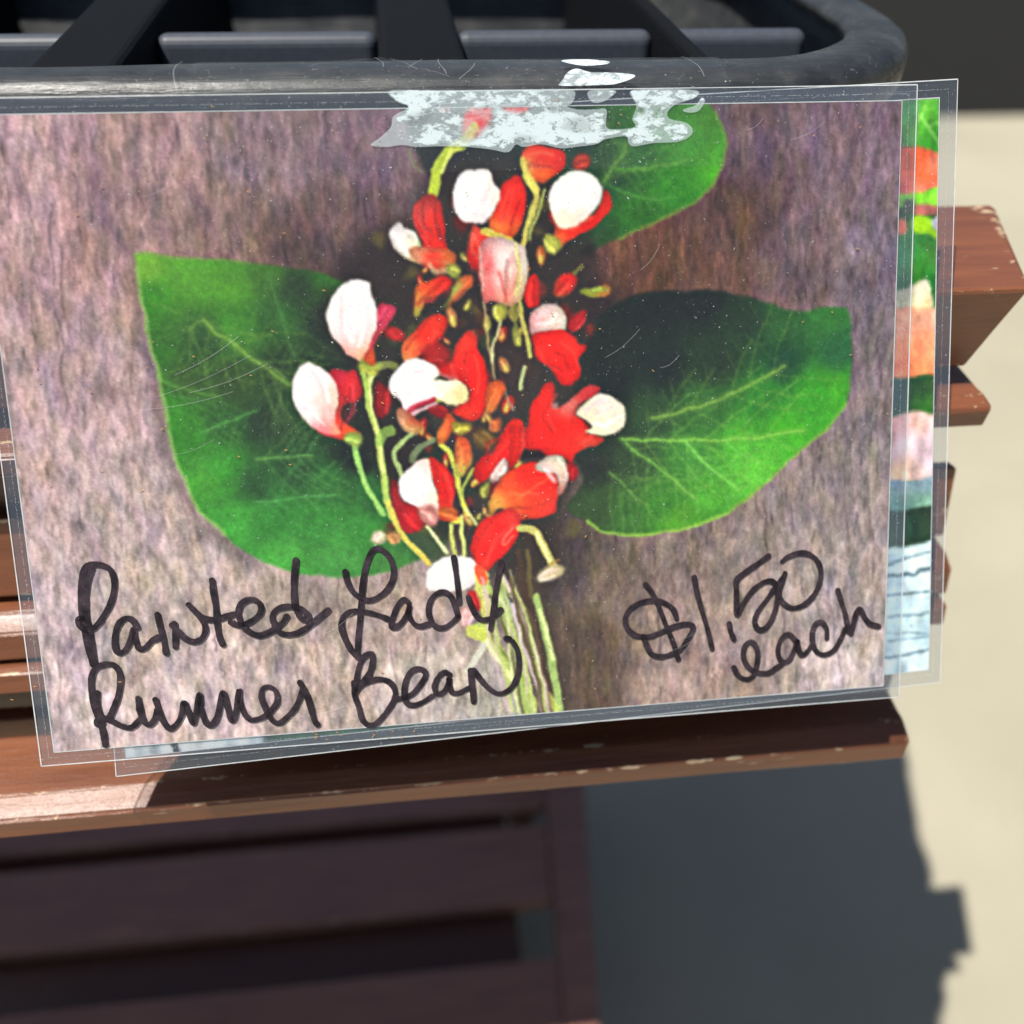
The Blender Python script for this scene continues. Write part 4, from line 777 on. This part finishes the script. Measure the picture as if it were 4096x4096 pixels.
words['handwritten_name.002'] = [
 ('A', [(797, 1755), (785, 1680), (765, 1600), (740, 1540), (712, 1450), (693, 1340), (693, 1250), (722, 1180), (790, 1147), (860, 1152), (902, 1205), (910, 1290), (890, 1400), (855, 1490), (828, 1550)]),
 ('A', [(738, 1360), (742, 1450), (760, 1540)]), ('A', [(775, 1590), (742, 1600), (735, 1570), (775, 1548), (850, 1575), (920, 1610), (990, 1622), (1040, 1582), (1062, 1550)]),
 ('A', [(1045, 1402), (1062, 1500), (1092, 1580), (1132, 1600), (1170, 1560), (1185, 1490)]), ('A', [(1175, 1412), (1202, 1490), (1232, 1570), (1282, 1630), (1332, 1600), (1372, 1530), (1390, 1435), (1422, 1500), (1462, 1595), (1485, 1500), (1508, 1372), (1522, 1490), (1560, 1590), (1600, 1602), (1642, 1540), (1662, 1450), (1682, 1362), (1702, 1400), (1722, 1480), (1752, 1570), (1782, 1500), (1806, 1340), (1815, 1430), (1842, 1510), (1890, 1562), (1940, 1560), (1992, 1540), (2042, 1500), (2092, 1430), (2082, 1350), (2032, 1316), (1984, 1332), (1974, 1392), (2002, 1470), (2042, 1550), (2102, 1590), (2172, 1540), (2232, 1470), (2272, 1380), (2285, 1330)]),
 ('B', [(332, 1282), (372, 1350), (402, 1430), (422, 1500), (442, 1570), (465, 1600)])]
words['handwritten_name.003'] = [
 ('B', [(738, 1285), (745, 1380), (777, 1470), (802, 1560), (845, 1602), (900, 1598), (960, 1540), (1012, 1470), (1044, 1410), (1050, 1350), (1020, 1292), (960, 1262), (880, 1266), (800, 1302), (745, 1372)]),
 ('B', [(750, 1330), (770, 1200), (800, 1112), (842, 1072), (876, 1074), (880, 1130), (860, 1210), (812, 1275), (760, 1335)]),
 ('B', [(1050, 1412), (1110, 1400), (1180, 1370), (1240, 1302), (1280, 1232), (1262, 1192), (1212, 1182), (1162, 1212), (1127, 1290), (1120, 1380), (1142, 1440), (1192, 1455), (1262, 1430), (1330, 1385)]),
 ('B', [(1462, 1225), (1420, 1207), (1372, 1250), (1347, 1320), (1372, 1370), (1420, 1350), (1452, 1290), (1458, 1255), (1462, 1310), (1482, 1360), (1532, 1360), (1592, 1332), (1620, 1322)]),
 ('B', [(1617, 1192), (1627, 1280), (1637, 1360), (1642, 1428)]), ('B', [(1642, 1190), (1702, 1270), (1762, 1332), (1822, 1366), (1880, 1356), (1935, 1312), (1972, 1230), (1984, 1140), (1972, 1040), (1935, 975)])]
words['handwritten_price'] = [
 ('C', [(1240, 802), (1212, 732), (1140, 682), (1060, 667), (960, 687), (882, 740), (852, 810), (872, 882), (932, 930), (1020, 940), (1110, 912), (1200, 872), (1290, 847), (1350, 850), (1362, 890), (1322, 960), (1272, 1032), (1200, 1072), (1120, 1090), (1052, 1070), (1012, 1000), (990, 935)]),
 ('C', [(1005, 547), (1062, 622), (1112, 732), (1162, 860), (1212, 980), (1252, 1108)]), ('C', [(1372, 492), (1392, 600), (1432, 750), (1472, 880), (1507, 1030)]), ('C', [(1636, 842), (1647, 900), (1672, 960)]),
 ('C', [(1932, 330), (1850, 390), (1760, 452), (1692, 512), (1690, 600), (1691, 700), (1697, 775), (1742, 690), (1812, 592), (1890, 532), (1955, 520), (1992, 560), (2000, 640), (1985, 730), (1950, 820), (1902, 880), (1852, 880), (1827, 822), (1852, 750), (1925, 650), (1975, 580), (2035, 500)]),
 ('D', [(124, 460), (102, 530), (82, 600), (92, 660), (142, 710), (200, 722), (280, 690), (350, 612), (390, 510), (390, 420), (352, 350), (290, 312), (220, 310), (150, 335), (100, 372)])]
words['handwritten_price.001'] = [
 ('C', [(1670, 1172), (1702, 1230), (1762, 1260), (1812, 1240), (1842, 1160), (1850, 1060), (1822, 992), (1782, 982), (1747, 1030), (1747, 1110), (1792, 1180), (1860, 1212), (1932, 1212), (1995, 1172), (2040, 1145)]),
 ('D', [(210, 975), (152, 922), (102, 950), (72, 1020), (77, 1090), (112, 1130), (160, 1110), (192, 1040), (215, 972), (226, 1030), (252, 1080), (290, 1052), (322, 1010)]),
 ('D', [(440, 950), (437, 880), (402, 832), (360, 840), (332, 900), (332, 980), (362, 1050), (420, 1075), (490, 1042), (542, 960), (575, 880)]), ('D', [(522, 590), (547, 670), (572, 750), (592, 840), (600, 900)]),
 ('D', [(622, 915), (640, 840), (662, 762), (690, 732), (722, 790), (762, 840), (830, 860)])]
wi = 0
for nm, strokes in words.items():
    Vs, Fs, k = [], [], 0
    for si, (reg, pts) in enumerate(strokes):
        q = smooth_open(fuv(reg, pts), 9)
        v, f = ribbon('', q, .00088, 0, None, None, jit=.07)
        v3 = front_pos(v[:, 0], v[:, 1], -.00040 - .000012 * si - .00002 * (wi % 3))
        Vs.append(v3); Fs += [tuple(x + k for x in ff) for ff in f]; k += len(v)
    mesh_obj(nm.split('.')[0], np.vstack(Vs), Fs, M['ink'], front); wi += 1

def marks(name, lst, off, mat, hw):
    Vs, Fs, k = [], [], 0
    for pts in lst:
        v, f = ribbon('', pts, hw * rng.uniform(.6, 1.3), off, mat, front); Vs.append(front_pos(v[:, 0], v[:, 1], off)); Fs += [tuple(x + k for x in ff) for ff in f]; k += len(v)
    o = mesh_obj(name, np.vstack(Vs), Fs, mat, front); o['kind'] = 'stuff'; return o
sc = []
for (x_, y_, L_, an) in [(620, 1590, 420, -.42), (700, 1500, 300, -.55), (760, 1570, 330, -.36), (560, 1640, 380, -.2), (680, 1820, 190, -.35), (560, 790, 150, -.45), (2560, 1080, 120, -.9), (2420, 1430, 180, -.7), (2640, 1470, 90, -.6), (3160, 560, 160, -.5), (2980, 520, 90, -.6), (1130, 2870, 260, -.2), (900, 2860, 200, -.2), (700, 2830, 170, -.12), (1280, 2540, 160, -.6), (2700, 2560, 150, -.5), (2640, 2600, 130, -.3)]:
    t_ = np.linspace(0, 1, 9); sc.append(apply_h(H_FRONT, np.c_[x_ + L_ * t_ * math.cos(an), y_ + L_ * t_ * math.sin(an) + 14 * np.sin(t_ * 3)]))
marks('scratches', sc, -.00044, M['scratch'], .00005)
dl = []
for (x_, y_) in [(848, 428), (815, 555), (1328, 524), (578, 714), (1158, 1856), (2225, 408)] + [(rng.uniform(0, 3500), rng.uniform(440, 2850)) for _ in range(60)] + [(rng.uniform(1250, 1700), 2960 - rng.uniform(0, 40)) for _ in range(14)]:
    r_ = rng.uniform(1.5, 5); t_ = np.linspace(0, 1, 4); dl.append(apply_h(H_FRONT, np.c_[x_ + r_ * 2 * t_, y_ + rng.normal(0, 1) * t_ * 3]))
marks('dirt_flecks', dl, -.00060, M['dirt'], .00013)

# ---- the sign behind it
back = empty('sign_card', (.01, .01, .615), 'rear laminated sign showing only a strip of orange flowers and white label at right', 'sign')
cb = Canvas(H_BACK, 1000, 700, 3420)
cb.img[:] = np.array((56, 104, 44), np.float32); cb.img *= (1 + .10 * aniso(cb.h, cb.w, 5, 5, rng) + .08 * aniso(cb.h, cb.w, 14, 14, rng))[..., None]
def QB(reg, pts, c_, f=8, a=1.0): cb.fill(P(reg, pts), samples(reg, c_) if isinstance(c_, list) else c_, f, a)
QB('T4', [(700, 760), (1320, 700), (1320, 1150), (1200, 1130), (1000, 1110), (700, 1150)], [(1060, 800, (90, 160, 84)), (1200, 850, (96, 176, 60)), (1250, 1000, (70, 152, 44)), (1050, 1050, (84, 150, 60))])
for a_ in ([(1120, 860), (1200, 960), (1290, 1090)], [(1180, 800), (1120, 900)], [(1200, 960), (1290, 930)]): cb.stroke(P('T4', a_), 10, (150, 210, 110), 8, .7)
QB('T4', [(700, 1120), (1060, 1110), (1150, 1110), (1310, 1170), (1320, 1400), (1230, 1420), (1150, 1470), (1000, 1480), (700, 1500)], [(1050, 1200, (190, 90, 60)), (1160, 1170, (224, 96, 50)), (1260, 1220, (240, 150, 120)), (1200, 1330, (226, 84, 44)), (1130, 1430, (240, 150, 120)), (1020, 1400, (190, 90, 84))])
QB('T4', [(800, 1480), (1150, 1450), (1310, 1400), (1320, 1560), (1200, 1570), (1100, 1540), (1000, 1560)], (130, 190, 60)); QB('T4', [(1090, 1560), (1200, 1540), (1310, 1600), (1200, 1640), (1110, 1620)], (170, 110, 90)); QB('T4', [(1040, 1500), (1110, 1520), (1090, 1620), (1040, 1600)], (80, 90, 60))
QB('T4', [(1100, 1640), (1200, 1650), (1280, 1720), (1280, 1850), (1180, 1840), (1110, 1760)], (150, 200, 50)); QB('T4', [(1230, 1680), (1310, 1620), (1320, 1720), (1260, 1740)], (210, 210, 214)); QB('T4', [(900, 1700), (1040, 1660), (1060, 1740), (1000, 1820), (900, 1800)], (206, 120, 90)); QB('T4', [(1220, 1850), (1310, 1800), (1310, 1932), (1240, 1920)], (224, 170, 160))
QB('R', [(700, -100), (1290, -120), (1300, 400), (1230, 400), (1210, 190), (1150, 180), (960, 260), (700, 330)], [(1020, 60, (50, 120, 76)), (1160, 80, (54, 138, 42)), (1260, 200, (46, 120, 44)), (1250, 0, (70, 120, 50))])
QB('R', [(700, 330), (960, 260), (1080, 210), (1160, 170), (1210, 180), (1228, 280), (1228, 400), (1000, 430), (700, 450)], [(1000, 300, (206, 204, 180)), (1150, 240, (222, 222, 196)), (1190, 340, (226, 200, 150))])
QB('R', [(700, 420), (960, 400), (1100, 380), (1220, 400), (1290, 430), (1290, 960), (1180, 920), (1080, 930), (700, 960)], [(980, 500, (226, 160, 140)), (1120, 450, (240, 176, 140)), (1180, 600, (246, 150, 110)), (1250, 500, (240, 170, 150)), (1100, 700, (248, 150, 110)), (1000, 850, (240, 124, 84)), (1200, 840, (244, 136, 90)), (1260, 700, (246, 170, 130))])
QB('R', [(700, 940), (1080, 925), (1290, 940), (1290, 1260), (1150, 1190), (1000, 1210), (700, 1300)], [(980, 1050, (40, 66, 60)), (1150, 1000, (44, 76, 40)), (1200, 1120, (60, 110, 40))], 5)
QB('R', [(700, 1320), (960, 1220), (1080, 1175), (1190, 1180), (1290, 1260), (1290, 1700), (1080, 1700), (700, 1720)], [(980, 1320, (210, 150, 150)), (1130, 1220, (226, 190, 180)), (1130, 1400, (230, 206, 216)), (1200, 1500, (232, 206, 226)), (1100, 1620, (236, 206, 200)), (960, 1620, (230, 180, 140)), (960, 1480, (206, 180, 190))])
QB('R', [(700, 1710), (1080, 1700), (1290, 1680), (1290, 1920), (1000, 1940), (700, 1960)], [(1000, 1720, (130, 150, 170)), (1150, 1720, (150, 170, 190)), (1150, 1830, (130, 180, 150)), (980, 1850, (110, 160, 150))], 5)
QB('R', [(700, 1930), (1000, 1930), (1290, 1900), (1290, 2200), (700, 2240)], (36, 62, 40), 5)
QB('D', [(-2000, 350), (900, 275), (1270, 230), (1270, 1240), (-2000, 1500)], [(950, 500, (196, 220, 236)), (1150, 400, (206, 234, 244)), (1150, 800, (208, 236, 246)), (1100, 1100, (204, 230, 246))], 3)
for w_, pts in ((8, [(900, 395), (1000, 360), (1100, 340), (1240, 300)]), (15, [(900, 480), (990, 470), (1050, 455), (1110, 465), (1150, 435), (1240, 425)]), (8, [(900, 632), (1010, 628), (1240, 585)]), (6, [(900, 780), (1010, 775), (1230, 755)]), (4, [(900, 905), (1200, 905)]), (4, [(900, 965), (1220, 930)]), (9, [(880, 1090), (1000, 1078), (1230, 1025)])):
    cb.stroke(P('D', pts), w_, (92, 116, 128), 5, .9)
for x_, y_ in ((1160, 650), (1190, 640), (1075, 850), (1160, 915), (1040, 800), (1130, 1160)): QB('D', [(x_, y_), (x_ + 22, y_ - 4), (x_ + 20, y_ + 12)], (120, 150, 160), 5, .8)
# lower strip: white label end, green leaf, a red petal
QB('A', [(900, 1500), (2190, 1500), (2190, 2000), (900, 2000)], (228, 234, 236), 4); QB('B', [(200, 1500), (1500, 1300), (1500, 1900), (240, 1900)], (44, 84, 48), 10); QB('B', [(1380, 1500), (1600, 1450), (1640, 1560), (1400, 1600)], [(1420, 1560, (206, 190, 190)), (1580, 1550, (190, 50, 50))], 8)
QB('B', [(1640, 1300), (1932, 1300), (1932, 1900), (1640, 1900)], (46, 78, 66), 10); QB('C', [(0, 1300), (1932, 1200), (1932, 1700), (0, 1800)], (46, 58, 56), 10); cb.stroke(P('A', [(1290, 1700), (1330, 1790), (1335, 1800)]), 26, (24, 20, 24), 5); cb.stroke(P('B', [(830, 1560), (900, 1600), (960, 1590)]), 14, (24, 30, 24), 5)
cb.img = cb.img * (1 + .05 * aniso(cb.h, cb.w, 3, 7, rng) + .05 * aniso(cb.h, cb.w, 9, 14, rng))[..., None] + (3.0 * aniso(cb.h, cb.w, 7, 10, rng))[..., None] * np.array([1, .3, -.5], np.float32); finish(cb)
BOFF = .0005
bc = apply_h(H_FRONT, [(340, 595), (3758, 392), (3715, 2680), (503, 3032)])
def persp(uv):   # shift outward a touch because the rear sign lies deeper
    return (np.asarray(uv) - .5) * 1.0018 + .5
Hb = homography(UNIT, persp(bc))
def back_pos(u, v, off=0.0):
    q = apply_h(Hb, np.c_[np.ravel(u), np.ravel(v)]); return front_pos(q[:, 0], q[:, 1], BOFF + off)
ink_grid('printed_photo', cb, 620, 434, back_pos, M['print'], back, 1.0, 1.05)
bl_ = persp(apply_h(H_FRONT, [(270, 527), (3830, 318), (3760, 2728), (466, 3105)]))
pin2 = persp(bc); pin2 = (pin2 - pin2.mean(0)) * 1.0025 + pin2.mean(0)
plate('laminate', pin2, .0003, M['film'], back, BOFF - .00015)
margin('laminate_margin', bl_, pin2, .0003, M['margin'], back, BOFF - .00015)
frame_line('laminate_edge', bl_, .00013, BOFF - .00022, M['edge'], back)  # painted edge glint, as on the front sign
seal2 = np.array([bl_[i] - np.array([(-1, -1), (1, -1), (1, 1), (-1, 1)][i]) * np.array([.0026 / CW, .0026 / CH]) for i in range(4)])
frame_line('seal_line', seal2, .00003, BOFF - .00020, M['edge'], back, 480)
frame_line('paper_edge', persp(bc), .00013, BOFF - .00005, M['edge'], back)

# ------------------------------------------------------------------ clear tape holding the signs to the tray
tape = empty('adhesive_tape', (0, .088, .775), 'wide strip of clear wrinkled tape holding the signs to the tray rim', 'tape')
tl, trr = fuv('V', [(370, 330)])[0], fuv('V', [(1376, 330)])[0]
X0t, X1t = (tl[0] - .5) * CW, (trr[0] - .5) * CW
path = [(.1085, .7888), (.1045, .7915), (.0985, .7921), (.0935, .7917), (.0902, .7902), (.0882, .7882)]
vb = fuv('V', [(800, 326)])[0][1]
for k in range(14):
    v = -.030 + (vb + .030) * k / 13; p = front_pos(np.array(.5), np.array(v), -.00050); path.append((p[1], p[2]))
path = np.array(path); seg = np.r_[0, np.cumsum(np.linalg.norm(np.diff(path, axis=0), axis=1))]
nv_ = 60; sv = np.linspace(0, seg[-1], nv_); py = np.interp(sv, seg, path[:, 0]); pz = np.interp(sv, seg, path[:, 1]); nu_ = 240
wr = aniso(nv_, nu_, 3, 2, rng) * .00004 + aniso(nv_, nu_, 12, 3, rng) * .00010
fade = np.clip(1 - (sv - .022) / .006, .05, 1)[:, None]; wr = np.abs(wr) * fade
xx = np.linspace(0, 1, nu_)
bump_x = np.exp(-((xx - .335) / .035) ** 2) * .0032
TV = []
for i in range(nv_):
    t_ = (sv[i] / seg[-1])
    for j in range(nu_):
        e0 = X0t + .0006 * math.sin(i * .9) ; e1 = X1t + .0007 * math.sin(i * .7 + 1)
        lift = wr[i, j] + bump_x[j] * max(0, 1 - t_ / .13)
        TV.append((e0 + (e1 - e0) * xx[j], py[i] - lift * .55, pz[i] + lift * .85))
mesh_obj('film', TV, grid_faces(nu_, nv_), M['tape'], tape, True)
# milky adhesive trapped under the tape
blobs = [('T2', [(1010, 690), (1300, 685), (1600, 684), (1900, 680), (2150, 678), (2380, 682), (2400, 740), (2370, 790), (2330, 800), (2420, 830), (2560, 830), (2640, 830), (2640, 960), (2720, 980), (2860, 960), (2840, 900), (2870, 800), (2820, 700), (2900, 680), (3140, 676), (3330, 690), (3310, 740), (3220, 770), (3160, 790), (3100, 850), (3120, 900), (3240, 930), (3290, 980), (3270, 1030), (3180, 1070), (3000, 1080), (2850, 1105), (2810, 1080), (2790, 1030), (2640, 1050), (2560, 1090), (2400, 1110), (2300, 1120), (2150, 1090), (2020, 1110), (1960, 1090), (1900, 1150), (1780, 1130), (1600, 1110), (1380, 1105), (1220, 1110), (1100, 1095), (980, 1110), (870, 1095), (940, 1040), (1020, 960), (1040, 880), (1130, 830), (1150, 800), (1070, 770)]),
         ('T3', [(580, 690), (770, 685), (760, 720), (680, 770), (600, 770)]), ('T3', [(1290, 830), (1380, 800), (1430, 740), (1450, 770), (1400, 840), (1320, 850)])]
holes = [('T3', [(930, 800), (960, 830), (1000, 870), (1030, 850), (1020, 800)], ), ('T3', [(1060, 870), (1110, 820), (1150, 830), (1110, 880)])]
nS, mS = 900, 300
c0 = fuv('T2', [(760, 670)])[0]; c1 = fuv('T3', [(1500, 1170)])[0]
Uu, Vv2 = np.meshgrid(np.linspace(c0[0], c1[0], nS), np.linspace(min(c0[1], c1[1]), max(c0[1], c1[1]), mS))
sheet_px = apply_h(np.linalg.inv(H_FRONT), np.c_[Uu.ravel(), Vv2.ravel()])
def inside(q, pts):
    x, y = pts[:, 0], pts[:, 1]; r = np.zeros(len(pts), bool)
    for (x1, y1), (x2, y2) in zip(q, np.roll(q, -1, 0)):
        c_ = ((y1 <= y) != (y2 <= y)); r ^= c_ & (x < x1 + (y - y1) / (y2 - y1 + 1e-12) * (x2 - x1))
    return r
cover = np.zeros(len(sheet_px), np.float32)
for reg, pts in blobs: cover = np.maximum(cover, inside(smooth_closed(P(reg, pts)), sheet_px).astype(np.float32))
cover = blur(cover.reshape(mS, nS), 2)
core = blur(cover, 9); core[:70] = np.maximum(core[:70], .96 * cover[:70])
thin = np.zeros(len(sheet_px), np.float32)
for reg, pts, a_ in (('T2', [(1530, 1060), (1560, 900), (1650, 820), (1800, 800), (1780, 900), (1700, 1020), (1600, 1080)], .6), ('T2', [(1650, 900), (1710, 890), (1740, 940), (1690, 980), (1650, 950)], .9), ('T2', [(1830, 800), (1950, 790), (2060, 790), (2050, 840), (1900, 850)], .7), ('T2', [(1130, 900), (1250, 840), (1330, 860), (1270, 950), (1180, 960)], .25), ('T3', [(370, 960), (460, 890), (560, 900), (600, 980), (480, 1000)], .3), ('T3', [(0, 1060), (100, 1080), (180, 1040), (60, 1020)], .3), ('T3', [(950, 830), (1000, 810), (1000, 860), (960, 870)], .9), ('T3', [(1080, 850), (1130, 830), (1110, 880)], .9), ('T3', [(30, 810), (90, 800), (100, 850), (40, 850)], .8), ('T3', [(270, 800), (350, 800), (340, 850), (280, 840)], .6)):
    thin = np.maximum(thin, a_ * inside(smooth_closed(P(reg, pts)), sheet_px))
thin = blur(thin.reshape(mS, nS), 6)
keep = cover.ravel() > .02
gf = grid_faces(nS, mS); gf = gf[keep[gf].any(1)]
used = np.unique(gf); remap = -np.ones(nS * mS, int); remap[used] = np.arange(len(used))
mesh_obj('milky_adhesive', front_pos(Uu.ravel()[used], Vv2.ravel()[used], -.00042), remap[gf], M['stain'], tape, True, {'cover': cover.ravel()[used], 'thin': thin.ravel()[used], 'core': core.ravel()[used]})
# a milky patch where the tape crosses the rim
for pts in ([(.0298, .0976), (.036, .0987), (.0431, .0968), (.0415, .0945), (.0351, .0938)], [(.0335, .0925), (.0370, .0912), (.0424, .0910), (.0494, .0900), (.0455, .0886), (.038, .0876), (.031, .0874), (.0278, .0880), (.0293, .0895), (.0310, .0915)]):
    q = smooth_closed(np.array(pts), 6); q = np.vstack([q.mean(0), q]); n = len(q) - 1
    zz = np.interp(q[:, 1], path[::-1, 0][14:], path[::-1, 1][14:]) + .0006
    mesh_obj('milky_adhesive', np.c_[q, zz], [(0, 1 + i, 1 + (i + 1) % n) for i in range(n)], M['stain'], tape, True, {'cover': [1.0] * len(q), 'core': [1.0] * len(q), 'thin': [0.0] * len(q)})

# creases pressed into the tape where it is bunched over the rim
Vs, Fs, k = [], [], 0
for x_a, s_a, x_b, s_b in ((-.021, .001, -.010, .016), (-.0225, .001, -.0195, .014), (-.024, .002, -.046, .010), (-.026, .004, -.040, .013), (-.008, .002, -.0125, .015), (-.005, .003, -.003, .018), (.006, .012, .001, .020), (-.034, .006, -.020, .012), (-.016, .013, -.002, .019), (.066, .002, .0685, .020), (-.075, .004, -.0745, .022)):
    tt = np.linspace(0, 1, 14); x_ = x_a + (x_b - x_a) * tt + .0006 * np.sin(tt * 5 + x_a * 900); s_ = s_a + (s_b - s_a) * tt
    jx = np.clip(((x_ - X0t) / (X1t - X0t)), 0, 1); lf = np.interp(jx, xx, bump_x) * np.clip(1 - s_ / seg[-1] / .13, 0, None) + .0005
    for y0, z0, sg in ((np.interp(s_, sv, py), np.interp(s_, sv, pz), 0),):
        A = np.c_[x_ - .00009, y0 - lf * .55, z0 + lf * .85]; B = np.c_[x_ + .00009, y0 - lf * .55, z0 + lf * .85]
    Vs += [A, B]; n = 14; Fs += [(k + i, k + i + 1, k + n + i + 1, k + n + i) for i in range(n - 1)]; k += 2 * n
mesh_obj('creases', np.vstack(Vs), Fs, M['scratch'], tape, True)['kind'] = 'stuff'
